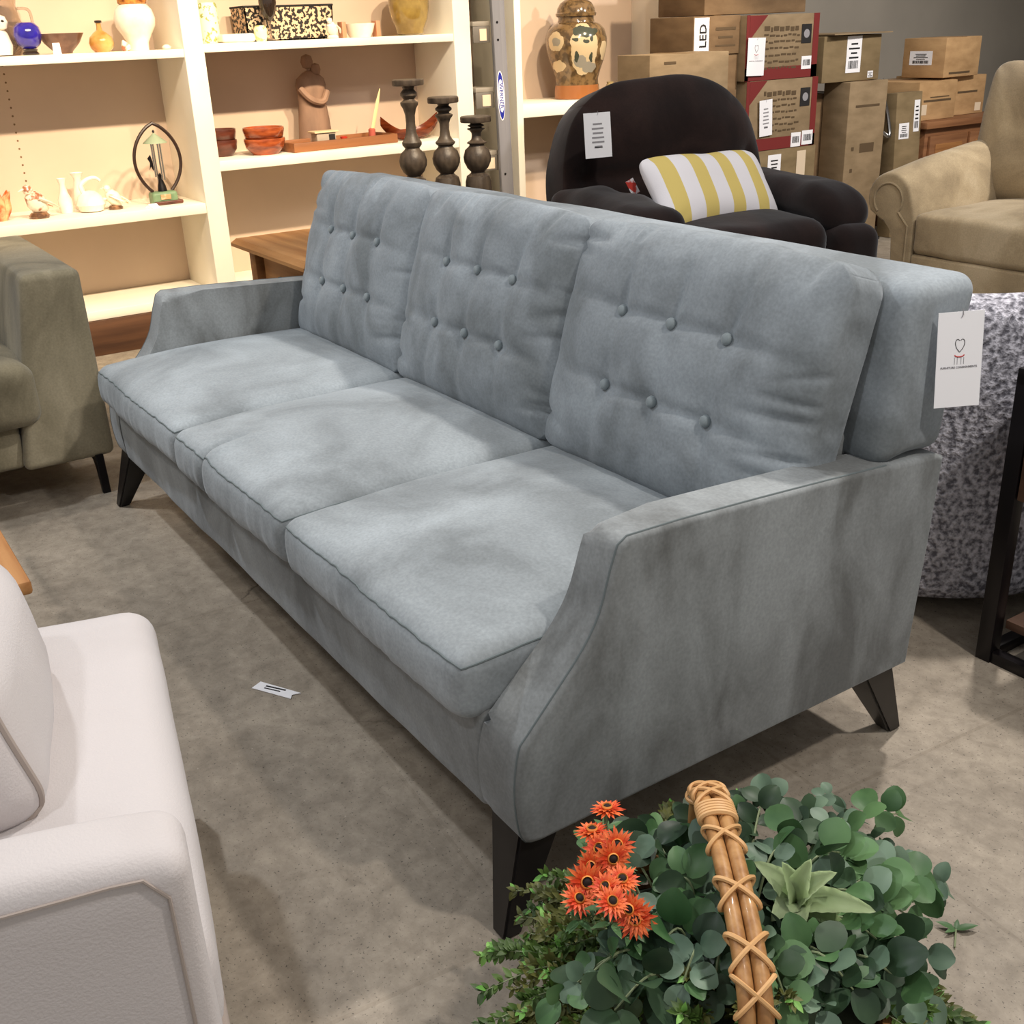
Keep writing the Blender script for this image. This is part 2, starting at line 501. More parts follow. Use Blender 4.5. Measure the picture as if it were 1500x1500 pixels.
# seat cushions
def seat_cushion(x0, x1, seed, fold=False):
    w = x1-x0; d = .66; h = .118
    cx = (x0+x1)/2
    def ex(v, u, t, s):
        if t < -.6: v.y -= .006*(1-s*s)*1
        v.z -= .010*max(0, -t-.2)**2*(1 if s > 0 else .6)
        # little puckers along the front boxing
        if t < -.7:
            k = noise.noise(Vector((v.x*38+seed*9, v.z*5, seed)))
            v.y += .0035*k*(1-abs(u)**4)
            v.z += .002*k
        if fold:
            c = -.36 + .06*(t+1)
            g = math.exp(-((u-c)/.035)**2)*max(0, 1-(t+1)/.38)
            v.z -= .026*g*(s > -.2); v.y += .022*g*(t < -.8)
            g2 = math.exp(-((u-c-.10)/.05)**2)*max(0, 1-(t+1)/.45); v.z += .010*g2*(s > 0)
        return v
    bm = softbox(w, d, h, .030, crown=.034, bulge=.006, n=(56, 56, 6), M4=Matrix.Translation((cx, -.028+d/2, .392)), extra=ex, wr=.005, wseed=seed, wscale=4)
    o = obj('seat_cushion', bm, F_seat, sofa, ang=0)
    # top seam running round the front and side edges
    fn = softbox(w, d, h, .030, crown=.034, bulge=.006, M4=Matrix.Translation((cx, -.028+d/2, .392)), extra=ex, wr=.005, wseed=seed, wscale=4, ret=True)
    bmS = bmesh.new(); zt = h/2-.012
    pts = [fn(Vector((-w/2, -d/2+.03+.02*i, zt))) for i in range(18, -1, -1)]
    pts += [fn(Vector((-w/2, -d/2+.012, zt))), fn(Vector((-w/2, -d/2, zt))), fn(Vector((-w/2+.012, -d/2, zt)))]
    pts += [fn(Vector((-w/2+.03+(w-.06)*i/60, -d/2, zt))) for i in range(61)]
    pts += [fn(Vector((w/2-.012, -d/2, zt))), fn(Vector((w/2, -d/2, zt))), fn(Vector((w/2, -d/2+.012, zt)))]
    pts += [fn(Vector((w/2, -d/2+.03+.02*i, zt))) for i in range(19)]
    add_tube(bmS, pts, .0021, 6)
    c = obj('seam', bmS, F_seam, sofa)
    return o
seat_cushion(-.752, -.100, 1)
seat_cushion(-1.402, -.754, 2, fold=True)
seat_cushion(-2.085, -1.404, 3)

# tufted back cushions
def seg_d(p, a, b):
    ab = b-a; t = max(0, min(1, (p-a).dot(ab)/ab.length_squared)); return (p-(a+ab*t)).length, t
def back_cushion(cx, w, seed):
    H = .475; T = .19; e = .034
    V2 = lambda x, y: Vector((x, y, 0))
    B = [[V2((i-1)*.143, -.068+j*.146) for i in range(3)] for j in range(2)]
    rnd = random.Random(seed)
    creases = []
    for j in range(2):
        for i in range(2): creases.append((B[j][i], B[j][i+1], .010, .012, 0))
    for i in range(3):
        creases.append((B[0][i], B[1][i]+V2(.006, 0), .005, .016, 0))
        creases.append((B[1][i], V2((i-1)*.165+.02, H/2), .013, .014, 1))
        creases.append((B[0][i], V2((i-1)*.165, -H/2), .009, .016, 1))
    for j in range(2):
        creases.append((B[j][0], V2(-w/2, B[j][0].y+.02), .009, .016, 1))
        creases.append((B[j][2], V2(w/2, B[j][2].y-.015), .010, .015, 1))
    wr = []
    for k in range(9):                      # drag lines running in from the sides
        y = rnd.uniform(-H*.42, H*.42); s = 1 if rnd.random() < .7 else -1
        wr.append((V2(s*w/2, y), V2(s*(w/2-rnd.uniform(.07, .15)), y+rnd.uniform(-.03, .01)), rnd.uniform(.006, .013), rnd.uniform(.006, .011), 2))
    for k in range(8):
        x = rnd.uniform(-w*.42, w*.42)
        wr.append((V2(x, H/2), V2(x+rnd.uniform(-.03, .03), H/2-rnd.uniform(.05, .1)), rnd.uniform(.005, .011), rnd.uniform(.006, .010), 2))
    creases += wr
    def height(x, y):
        u = min(1, abs(x)/(w/2)); v = min(1, abs(y)/(H/2))
        h = (T/2-e)*((1-u**3.2)**.55)*((1-v**3.0)**.55)
        p = V2(x, y)
        cd = 0
        for j in range(2):
            for i in range(3):
                r = (p-B[j][i]).length
                cd = max(cd, .012*math.exp(-(r/.022)**2))
                h -= .012*math.exp(-(r/.055)**2)
        for a, b, dp, wd, md in creases:
            dd, t = seg_d(p, a, b)
            if dd > wd*3: continue
            f = 1 if md == 0 else ((1-t)*.9+.1)
            cd = max(cd, dp*f*math.exp(-(dd/wd)**2))
        h -= min(cd, .013)
        h += .004*noise.noise(Vector((x*14, y*14, seed*5)))
        return h
    tilt = Matrix.Translation((cx, .682, .668)) @ Matrix.Rotation(R(-17), 4, 'X')
    def fn(p):
        x, y, z = p
        # rounded plan corners
        rc = .05; hx, hz = w/2, H/2
        qx = max(-hx+rc, min(hx-rc, x)); qz = max(-hz+rc, min(hz-rc, z))
        dx, dz = x-qx, z-qz; L = max(abs(dx), abs(dz))
        if L > 0 and dx and dz:
            l2 = math.hypot(dx, dz); x = qx+dx*L/l2; z = qz+dz*L/l2
        s = y/(e)                            # -1 front .. +1 back
        fh = height(x, z)
        yy = y*1.0
        if abs(s) > .99: yy = -(e+max(-.02, fh)) if s < 0 else e + max(0, fh)*.35
        else:
            k = .006*noise.noise(Vector((x*25, z*25, seed)))
            x += k*(abs(p.x) > hx-.002); z += k*(abs(p.z) > hz-.002)
        z += .012*(1-(x/(w/2))**2)*(z > 0)*abs(z)/(H/2)
        return tilt @ Vector((x, yy, z))
    bm = gridbox(axl(w, .03, 96, 4), [-e, -e*.6, 0, e*.6, e], axl(H, .03, 70, 4), fn)
    o = obj('back_cushion', bm, F_back, sofa, ang=0)
    for j in range(2):
        for i in range(3):
            p = B[j][i]; h = height(p.x, p.y)
            base = tilt @ Vector((p.x, -(e+max(-.02, h))-.0045, p.y))
            d = (tilt.to_3x3() @ Vector((0, -1, 0)))
            q = Vector((0, 0, 1)).rotation_difference(d).to_matrix().to_4x4()
            obj('button', lathe([(.0, -.004), (.0105, -.002), (.0115, .003), (.0095, .007), (.006, .009), (0, .0095)], 18, c=base, mat=q), F_btn, o, ang=60)
    return o
back_cushion(-.415, .70, 11)
back_cushion(-1.085, .69, 12)
back_cushion(-1.735, .67, 13)

# tapered splayed legs
def leg(top, bot):
    bm = bmesh.new()
    tx, ty = top; bx, by = bot
    A = [bm.verts.new((tx+sx*.042, ty+sy*.042, .19)) for sx, sy in ((-1, -1), (1, -1), (1, 1), (-1, 1))]
    Bq = [bm.verts.new((bx+sx*.017, by+sy*.017, 0)) for sx, sy in ((-1, -1), (1, -1), (1, 1), (-1, 1))]
    bm.faces.new(A); bm.faces.new(Bq[::-1])
    for i in range(4): bm.faces.new((A[i], Bq[i], Bq[(i+1) % 4], A[(i+1) % 4]))
    bmesh.ops.bevel(bm, geom=bm.edges[:], offset=.004, segments=2, affect='EDGES')
    return bm
for tp, bt in (((-.055, .052), (-.022, -.018)), ((-2.08, .052), (-2.13, -.018)), ((-.055, .79), (-.036, .878)), ((-2.08, .79), (-2.13, .878))):
    obj('leg', leg(tp, bt), BLACK, sofa)
# ---------------------------------------------------------------- soft pads
def pad(w, h, t, n=4, k=4, edge=.012, seg=(36, 36), M4=None, extra=None, flatback=1.0, wr=0, seed=0, wscale=8):
    """pillow-like pad: x across, z up, front towards -y"""
    M4 = M4 or Matrix()
    def fn(p):
        u, s, v = p.x, p.y, p.z
        m = max(abs(u), abs(v))
        if m > 1e-9:
            rr = m/((abs(u)**n+abs(v)**n)**(1/n)); rr = 1+(rr-1)*m**2
        else: rr = 1
        th = edge + (t/2-edge)*max(0, (1-abs(u)**k))**.6*max(0, (1-abs(v)**k))**.6
        x, z = u*rr*w/2, v*rr*h/2
        y = s*th*(1 if s < 0 else flatback)
        q = Vector((x, y, z))
        if extra: q = extra(q, u, s, v)
        if wr: q += noise.noise_vector(q*wscale+Vector((seed*2.3, seed, 0)))*wr
        return M4 @ q
    ax = lambda c: [math.sin(PI/2*(-1+2*i/c)) for i in range(c+1)]
    return gridbox(ax(seg[0]), [-1, 0, 1], ax(seg[1]), fn)

# ---------------------------------------------------------------- olive sofa at the left edge
OLIVE = fabric('olive_suede', srgb(108, 101, 82), srgb(136, 128, 106), srgb(160, 151, 128), (1, 1.4, .7), 3)
ol = thing('sofa', 'olive-grey suede sofa with a square flared arm and thin black metal leg', 'sofa', (-2.75, -.75, 0))
def flare(v, u, t, s):
    k = (v.z-.67)/.55                       # 0 at the top, -1 at the foot
    if u > 0: v.x += -.10*k
    v.y += -.02*k*(1 if t > 0 else -1)
    return v
def armflare(v, u, t, s):
    k = (.67-v.z)/.56
    if t < 0: v.y -= .085*k*0.9
    v.x += .035*k*(1 if u > 0 else 0)
    return v
bm = softbox(.82, .165, .56, .022, crown=.006, n=(14, 8, 14), M4=None, extra=None)
for v in bm.verts:
    v.co += Vector((-2.73, -.056, .395))
    k = (.675-v.co.z)/.56
    if v.co.y < -.056: v.co.y -= .10*k
    if v.co.x > -2.7: v.co.x += .05*k
    v.co.y -= .006*k
obj('arm', bm, OLIVE, ol)
obj('front_rail', softbox(.10, 1.5, .15, .02, n=(4, 20, 5), M4=Matrix.Translation((-2.36, -.98, .19))), OLIVE, ol)
obj('seat_deck', span(-3.1, -2.38, -1.7, -.14, .13, .26), OLIVE, ol)
obj('seat_cushion', softbox(.74, .74, .19, .05, crown=.025, n=(16, 16, 6), M4=Matrix.Translation((-2.62, -.53, .345)), wr=.006), OLIVE, ol)
obj('seat_cushion', softbox(.74, .74, .19, .05, crown=.025, n=(16, 16, 6), M4=Matrix.Translation((-2.62, -1.28, .345)), wr=.006, wseed=3), OLIVE, ol)
obj('back_frame', softbox(.16, 1.62, .60, .03, n=(5, 16, 10), M4=Matrix.Translation((-3.10, -.93, .42))), OLIVE, ol)
for i, y in enumerate((-.52, -1.28)):
    obj('back_cushion', pad(.74, .46, .24, 6, 5, .05, (26, 26), Matrix.Translation((-2.82, y, .60)) @ Matrix.Rotation(PI/2, 4, 'Z') @ Matrix.Rotation(R(-14), 4, 'X'), wr=.01, seed=i), OLIVE, ol)
for y, z in ((-.03, 0), (-1.62, 0)):
    for x, sx in ((-2.27, 1), (-3.05, -1)):
        p = [(x-sx*.14, y, .112), (x-sx*.02, y, .112), (x-sx*.02, y, .112)]
        bm = prism([(x-.16*sx, .122), (x, .122), (x+.012*sx, 0), (x-.006*sx, 0), (x-.022*sx, .07), (x-.045*sx, .098), (x-.16*sx, .112)], 'y', y-.012, y+.012, .002, 1)
        obj('leg', bm, BLACKMET, ol)

# ---------------------------------------------------------------- white chair at the lower left
LINEN = mat('white_linen', srgb(204, 198, 197), .9, srgb(190, 183, 181), 3, (1, 1, 1), bump=.12, bscale=340, sheen=.2, contrast=(.4, .7))
LINENP = mat('linen_piping', srgb(166, 154, 146), .9)
wc = thing('armchair', 'off-white linen armchair with piped back pillow, at the lower left', 'armchair', (-.2, -.65, 0), R(-12))
W12 = Matrix.Translation((-.62, -.36, 0)) @ Matrix.Rotation(R(-12), 4, 'Z')
def T12(x, y, z): return W12 @ Matrix.Translation((x, y, z))
def roundend(v, u, t, s):
    if u < 0 and s > -2:                      # soft waterfall at the far end
        v.z -= .05*max(0, -u-.55)**2*(s+1)/2*2
    return v
obj('seat_cushion', softbox(.85, .66, .15, .05, crown=.022, n=(30, 24, 6), M4=T12(.43, -.29, .368), extra=roundend, wr=.004), LINEN, wc)
obj('base', softbox(.80, .62, .20, .02, n=(16, 12, 6), M4=T12(.47, -.29, .20)), LINEN, wc)
obj('skirt_rail', softbox(.92, .02, .10, .008, n=(10, 3, 4), M4=T12(.46, .028, .12)), LINENP, wc)
def armtop(v, u, t, s):
    if s > 0: v.z -= .03*max(0, t-.6)**2*3
    return v
obj('arm', softbox(.090, .76, .575, .024, crown=.006, n=(6, 30, 16), M4=T12(.890, -.350, .355), extra=armtop, wr=.003), LINEN, wc)
seam = [(.9425, -.02-.02*i, .566-.0003*i) for i in range(1, 37)]
seam = [(.9360, .008, .615-.02*i) for i in range(18, 0, -1)] + [(.9360, -.010, .620)] + [(.9360, -.035-.02*i, .622) for i in range(34)]
obj('piping', tube([W12 @ Vector(p) for p in seam], .0018, 6), LINENP, wc)
obj('backrest', softbox(.72, .14, .62, .04, crown=.01, n=(20, 6, 16), M4=T12(.49, -.70, .44) @ Matrix.Rotation(R(8), 4, 'X')), LINEN, wc)
pkw = dict(M4=T12(.395, -.205, .540) @ Matrix.Rotation(R(11), 4, 'X'), crown=.022, bulge=.016, wr=.007, wseed=5, wscale=7)
PW, PD, PH = .40, .17, .205
pil = obj('back_pillow', softbox(PW, PD, PH, .05, n=(30, 12, 16), **pkw), LINEN, wc, ang=0)
fn = softbox(PW, PD, PH, .05, ret=True, **pkw)
for xe in (PW/2-.012, -PW/2+.012):
    loop = [(-PD/2, -PH/2+PH*i/14) for i in range(14)] + [(-PD/2+PD*i/10, PH/2) for i in range(10)] + [(PD/2, PH/2-PH*i/14) for i in range(14)] + [(PD/2-PD*i/10, -PH/2) for i in range(10)]
    obj('piping', tube(smooth_path([fn(Vector((xe, y, z))) for y, z in loop], 3, closed=True), .0042, 6, closed=True), LINENP, pil)
for x, y in ((.05, -.04), (.86, -.04), (.05, -.68), (.86, -.68)):
    obj('leg', lathe([(.018, 0), (.026, .11)], 12, c=W12 @ Vector((x, y, 0))), BLACK, wc)

# ---------------------------------------------------------------- oak coffee table corner
ct = thing('coffee_table', 'honey oak coffee table corner beside the white armchair', 'coffee table', (-1.4, -.85, 0))
obj('tabletop', span(-2.05, -.842, -1.2, -.464, .383, .41, .006), OAK, ct)
obj('edge_moulding', span(-2.03, -.862, -1.18, -.484, .366, .384, .006), OAKY, ct)
for x in (-1.98, -.915):
    for y in (-1.13, -.535): obj('leg', span(x-.035, x+.035, y-.035, y+.035, 0, .368, .004), OAKY, ct)
obj('apron', span(-1.96, -.93, -1.11, -.56, .30, .367), OAKY, ct)

# ---------------------------------------------------------------- oak end table behind the sofa arm
et = thing('end_table', 'square oak end table with a small drawer behind the sofa arm', 'side table', (-2.6, 1.02, 0))
def slab(x0, x1, y0, y1, z0, z1, ch):
    bm = bmesh.new()
    lv = [(0+ch, z0), (0, z0+.012), (0, z1-.016), (ch*.6, z1)]
    rings = []
    for ins, z in lv:
        rings.append([bm.verts.new(p) for p in ((x0+ins, y0+ins, z), (x1-ins, y0+ins, z), (x1-ins, y1-ins, z), (x0+ins, y1-ins, z))])
    for a, b in zip(rings, rings[1:]):
        for i in range(4): bm.faces.new((a[i], a[(i+1) % 4], b[(i+1) % 4], b[i]))
    bm.faces.new(rings[0][::-1]); bm.faces.new(rings[-1]); return bm
obj('tabletop', slab(-2.93, -2.27, .70, 1.285, .562, .602, .028), OAK, et)
bodyw = OAKY
for x in (-2.855, -2.345):
    for y in (.775, 1.21): obj('leg', span(x-.028, x+.028, y-.028, y+.028, 0, .563, .004), bodyw, et)
obj('carcass', span(-2.85, -2.35, .785, 1.20, .40, .562), bodyw, et)
dr = obj('drawer', span(-2.80, -2.40, .768, .79, .425, .55, .005), OAK, et)
obj('knob', lathe([(.006, 0), (.006, .012), (.014, .018), (.014, .026), (0, .03)], 14, c=(-2.6, .768, .49), mat=Matrix.Rotation(PI/2, 4, 'X')), BLACKMET, dr)
obj('shelf', span(-2.83, -2.37, .80, 1.19, .14, .165), bodyw, et)

# ---------------------------------------------------------------- weathered console behind the sofa + three candle holders
GREYW = wood('weathered_grey_wood', srgb(104, 94, 78), srgb(140, 128, 106), 'x')
cs = thing('console_table', 'weathered grey-brown wooden console under the turned candle holders', 'console', (-3.1, 1.75, 0))
obj('tabletop', span(-3.42, -2.80, 1.30, 1.93, .565, .60, .004), GREYW, cs)
obj('apron', span(-3.38, -2.84, 1.34, 1.89, .49, .566), GREYW, cs)
for x in (-3.37, -2.85):
    for y in (1.35, 1.88): obj('leg', span(x-.03, x+.03, y-.03, y+.03, 0, .566, .004), GREYW, cs)
DKW = mat('dark_turned_wood', srgb(58, 50, 44), .45, srgb(84, 74, 64), 12, (3, 3, 1), bump=.15, bscale=70)
def candle(H, loc, label):
    t = thing('candle_holder', label, 'candle holder', loc, group='turned candle holders')
    s = H/.50
    body = [(.058, 0), (.058, .012), (.050, .022), (.056, .035), (.054, .085), (.048, .108), (.034, .118), (.028, .124), (.044, .14), (.056, .165), (.058, .185), (.050, .212), (.032, .228), (.030, .234),
            (.040, .246), (.041, .256), (.030, .272), (.022, .292), (.019, .33), (.020, .362), (.027, .388), (.036, .402), (.037, .412), (.026, .418), (.022, .424), (.034, .438), (.034, .448), (.022, .462), (.026, .473)]
    k0 = .234
    pr = []
    for r, z in body:
        if z > k0: z = k0 + (z-k0)*(H-.027-k0)/(.473-k0)
        pr.append((r, z))
    obj('turned_post', lathe(pr, 26), DKW, t, local=True)
    obj('candle_plate', lathe([(.030, H-.027), (.062, H-.024), (.064, H-.02), (.064, H-.004), (.06, H), (0, H)], 28), DKW, t, local=True)
    return t
candle(.498, (-3.12, 1.585, .60), 'tallest of the three dark turned wooden candle holders')
candle(.425, (-3.08, 1.72, .60), 'middle-height dark turned wooden candle holder between two others')
candle(.345, (-3.02, 1.835, .60), 'shortest dark turned wooden candle holder, nearest the ladder')
# a small slate object with a white tag in front of them
sl = obj('slate_plaque', prism([(-.06, 0), (.06, 0), (.035, .05), (.0, .085), (-.035, .05)], 'x', -.006, .006, .001, 1), mat('blue_grey_slate', srgb(110, 106, 120), .6))
sl.location = (-3.0, 1.45, .60); sl.rotation_euler = (0, R(-12), 0); tag(sl, 'small pointed blue-grey slate plaque at the tallest candle holder', 'plaque')
tg = obj('price_tag', span(-.001, .001, -.016, .016, 0, .105), PAPER); tg.location = (-2.975, 1.452, .60); tg.rotation_euler = (R(3), R(-10), 0)
tag(tg, 'narrow white price tag leaning on the slate plaque', 'price tag')

# ---------------------------------------------------------------- dark brown recliner
BROWN = fabric('dark_brown_plush', srgb(30, 21, 20), srgb(38, 27, 25), srgb(50, 36, 33), (1, 1, 1), 4, .1)
rc = thing('recliner', 'dark brown plush recliner with a tall rounded back and padded arms', 'recliner', (-2.00, 2.16, 0), R(-10))
RCM = Matrix.Translation((-2.00, 2.16, 0)) @ Matrix.Rotation(R(-10), 4, 'Z')
def RT(x, y, z): return RCM @ Matrix.Translation((x, y, z))
Rback = Matrix.Rotation(R(90), 4, 'Z')           # pad front -y  ->  +x
def backf(q, u, s, v):
    if s < 0:
        if v > .15: q.y -= .035*math.exp(-((v-.55)/.28)**2)*(1-u**4)
        q.y += .030*math.exp(-((v-.14)/.06)**2)*(1-u**6)
        q.y += .020*math.exp(-((v+.45)/.07)**2)*(1-u**6)
        q.y += .018*math.exp(-((abs(u)-.80)/.05)**2)*(v < .3)
    q.x *= 1 - .07*max(0, v)
    return q
obj('backrest', pad(.87, .79, .30, 3.0, 3.4, .075, (46, 46), RT(-.33, 0, .68) @ Rback @ Matrix.Rotation(R(-11), 4, 'X'), backf, wr=.012, seed=3, wscale=5), BROWN, rc, ang=0)
obj('seat_cushion', softbox(.66, .56, .20, .07, crown=.03, n=(18, 16, 6), M4=RT(.09, 0, .52), wr=.01), BROWN, rc)
obj('footrest', softbox(.14, .56, .30, .05, crown=.01, bulge=.01, n=(6, 16, 10), M4=RT(.38, 0, .30), wr=.008), BROWN, rc)
for s in (-1, 1):
    def armf(v, u, t, q):
        v.z -= .05*max(0, u-.5)**2*3
        return v
    obj('arm', softbox(.78, .19, .54, .06, n=(14, 6, 10), M4=RT(.05, s*.385, .33), wr=.006), BROWN, rc)
    obj('arm_pad', softbox(.68, .21, .13, .06, crown=.012, bulge=.01, n=(22, 8, 6), M4=RT(.03, s*.375, .655), extra=armf, wr=.014, wseed=s+5, wscale=7), BROWN, rc, ang=0)
obj('base', span(-.35, .33, -.36, .36, 0, .10).copy() if False else (lambda b: (bmesh.ops.transform(b, matrix=RCM, verts=b.verts[:]), b)[1])(span(-.35, .33, -.36, .36, 0, .12)), BLACK, rc)
rt = obj('brand_tab', (lambda b: (bmesh.ops.transform(b, matrix=(Matrix.Translation((-2.085, 1.905, .735)) @ Matrix.Rotation(R(-35), 4, 'Z')) @ Matrix.Rotation(R(28), 4, 'X'), verts=b.verts[:]), b)[1])(box((0, 0, 0), (.004, .030, .055))), mat('red_white_tab', srgb(200, 60, 50), .6, srgb(225, 220, 225), 22, contrast=(.48, .52)), rc)

def stripes(name, c1, c2, period, duty=.5, axis=0, off=0):
    m = mat(name, c1, .85, bump=.1, bscale=300)
    nt = m.node_tree; N = nt.nodes; L = nt.links; b = N['Principled BSDF']
    tc = N.new('ShaderNodeTexCoord'); sp = N.new('ShaderNodeSeparateXYZ'); L.new(tc.outputs['Object'], sp.inputs[0])
    a = N.new('ShaderNodeMath'); a.operation = 'MULTIPLY_ADD'; a.inputs[1].default_value = 1/period; a.inputs[2].default_value = 100+off
    L.new(sp.outputs[axis], a.inputs[0])
    f = N.new('ShaderNodeMath'); f.operation = 'FRACT'; L.new(a.outputs[0], f.inputs[0])
    g = N.new('ShaderNodeMath'); g.operation = 'GREATER_THAN'; g.inputs[1].default_value = duty; L.new(f.outputs[0], g.inputs[0])
    x = N.new('ShaderNodeMix'); x.data_type = 'RGBA'; L.new(g.outputs[0], x.inputs[0]); x.inputs[6].default_value = c1; x.inputs[7].default_value = c2
    L.new(x.outputs[2], b.inputs['Base Color'])
    return m
STR = stripes('yellow_white_stripes', srgb(238, 236, 242), srgb(222, 200, 118), .118, .53, 0, .38)
pw = obj('throw_pillow', pad(.52, .30, .15, 9, 3, .006, (40, 28), None, lambda q, u, s, v: Vector((q.x*(1-.05*(1-abs(v))*abs(u)), q.y, q.z*(1-.07*(1-abs(u))*abs(v)))), wr=.004), STR, ang=0)
pw.matrix_world = Matrix.Translation((-1.925, 2.13, .715)) @ Matrix.Rotation(R(86), 4, 'Z') @ Matrix.Rotation(R(1), 4, 'Y') @ Matrix.Rotation(R(-40), 4, 'X')
tag(pw, 'yellow and white striped lumbar pillow on the brown recliner', 'pillow')

# ---------------------------------------------------------------- beige rolled-arm sofa
BEIGE = fabric('beige_microfibre', srgb(146, 130, 104), srgb(168, 151, 122), srgb(188, 172, 144), (1, 1, 1), 3, .1)
bs = thing('sofa', 'beige rolled-arm sofa with loose pillow back at the right edge', 'sofa', (-1.3, 4.1, 0))
cxr, czr, rr = -2.318, .487, .115
P = [(-2.172, .045), (-2.172, .42)]
P += [(cxr+rr*math.cos(a)*1.05, czr+rr*math.sin(a)) for a in [R(20+i*12) for i in range(0, 17)]]
P += [(-2.345, .385), (-2.29, .37), (-2.272, .33), (-2.272, .045)]
bm = prism(P, 'y', 3.60, 4.50, .014, 3)
bmesh.ops.bisect_plane(bm, geom=bm.verts[:]+bm.edges[:]+bm.faces[:], plane_co=(0, 3.85, 0), plane_no=(0, 1, 0))
bmesh.ops.bisect_plane(bm, geom=bm.verts[:]+bm.edges[:]+bm.faces[:], plane_co=(0, 4.15, 0), plane_no=(0, 1, 0))
for v in bm.verts:
    k = max(0, (v.co.y-3.6)/.9); v.co.z += .13*k**.7*max(0, (v.co.z-.1)/.5); v.co.x += .03*k
ar = obj('arm', bm, BEIGE, bs)
scr = [(cxr+.075*math.cos(a)*1.05, 3.598, czr+.075*math.sin(a)) for a in [R(-40+i*14) for i in range(0, 20)]]
obj('welt', tube([(-2.20, 3.598, .06), (-2.20, 3.598, .38)]+scr, .005, 6), BEIGE, ar)
obj('front_rail', softbox(2.0, .05, .21, .015, n=(20, 3, 5), M4=Matrix.Translation((-1.17, 3.625, .155))), BEIGE, bs)
obj('seat_deck', span(-2.19, -.2, 3.63, 4.5, .06, .27), BEIGE, bs)
for i in range(2):
    x = -1.765+i*.80
    obj('seat_cushion', softbox(.80, .80, .18, .03, crown=.03, n=(20, 20, 5), M4=Matrix.Translation((x, 3.99, .352)), wr=.006, wseed=i), BEIGE, bs)
obj('backrest', softbox(2.05, .2, .60, .05, n=(20, 6, 12), M4=Matrix.Translation((-1.2, 4.48, .60))), BEIGE, bs)
for i in range(2):
    x = -1.96+i*.78
    obj('back_pillow', pad(.78, .64, .26, 11, 4, .03, (30, 30), Matrix.Translation((x, 4.30, .725)) @ Matrix.Rotation(R(-12), 4, 'X'), wr=.02, seed=i+9, wscale=5), BEIGE, bs, ang=0)
for x in (-2.1, -.3):
    for y in (3.7, 4.45): obj('leg', lathe([(.02, 0), (.03, .07)], 12, c=(x, y, 0)), BLACK, bs)

# ---------------------------------------------------------------- grey boucle tub chair
BOU = mat('grey_boucle', srgb(104, 103, 112), .95, srgb(208, 207, 218), 85, (1, 1, 1), bump=1.0, bscale=85, contrast=(.36, .64), detail=2, bdetail=2)
bc = thing('tub_chair', 'round grey boucle tub chair standing behind the sofa', 'armchair', (-.56, 1.60, 0))
sg = 72; bm = bmesh.new()
rings = []
def ring(r, zf):
    return [bm.verts.new((-.56+r*math.cos(2*PI*i/sg), 1.60+r*math.sin(2*PI*i/sg), zf(2*PI*i/sg))) for i in range(sg)]
def ztop(a, off=0):
    # back of the chair faces the viewer; the front opening looks away
    k = (math.cos(a-R(115))+1)/2
    return .735-.25*max(0, k-.25)**1.2+off
for r, f in ((.36, lambda a: .045), (.425, lambda a: .05), (.44, lambda a: .08), (.445, lambda a: .3), (.445, lambda a: ztop(a, -.07)), (.438, lambda a: ztop(a, -.03)), (.415, lambda a: ztop(a, -.007)),
             (.385, lambda a: ztop(a)), (.35, lambda a: ztop(a, -.01)), (.325, lambda a: ztop(a, -.05)), (.32, lambda a: .44)):
    rings.append(ring(r, f))
for a, b in zip(rings, rings[1:]):
    for i in range(sg): bm.faces.new((a[i], a[(i+1) % sg], b[(i+1) % sg], b[i]))
bm.faces.new(rings[0][::-1]); bm.faces.new(rings[-1])
obj('shell', bm, BOU, bc, ang=0)
obj('seat_cushion', lathe([(0, .40), (.30, .40), (.318, .43), (.318, .46), (.29, .485), (0, .50)], 40, c=(-.56, 1.60, 0)), BOU, bc)
obj('swivel_base', lathe([(.30, 0), (.31, .01), (.31, .044), (.28, .046)], 40, c=(-.56, 1.60, 0)), BLACK, bc)

# ---------------------------------------------------------------- black metal side table at the right edge
st = thing('side_table', 'black metal side table with a wooden drawer box, cropped at the right', 'side table', (.2, 1.45, 0))
WAL = wood('walnut_brown', srgb(78, 56, 44), srgb(110, 80, 62), 'x')
for x in (-.078, .42):
    for y in (1.245, 1.68): obj('leg', span(x-.017, x+.017, y-.017, y+.017, 0, .63, .002), BLACKMET, st)
obj('top_frame', span(-.095, .437, 1.228, 1.697, .605, .64, .003), BLACKMET, st)
for y in (1.245, 1.68): obj('floor_rail', span(-.061, .403, y-.013, y+.013, .0, .026, .002), BLACKMET, st)
for x in (-.078, .42): obj('floor_rail', span(x-.013, x+.013, 1.262, 1.663, .0, .026, .002), BLACKMET, st)
obj('drawer_box', span(-.058, .40, 1.23, 1.68, .375, .505, .003), WAL, st)
obj('lower_shelf', span(-.058, .40, 1.262, 1.663, .075, .095, .002), WAL, st)

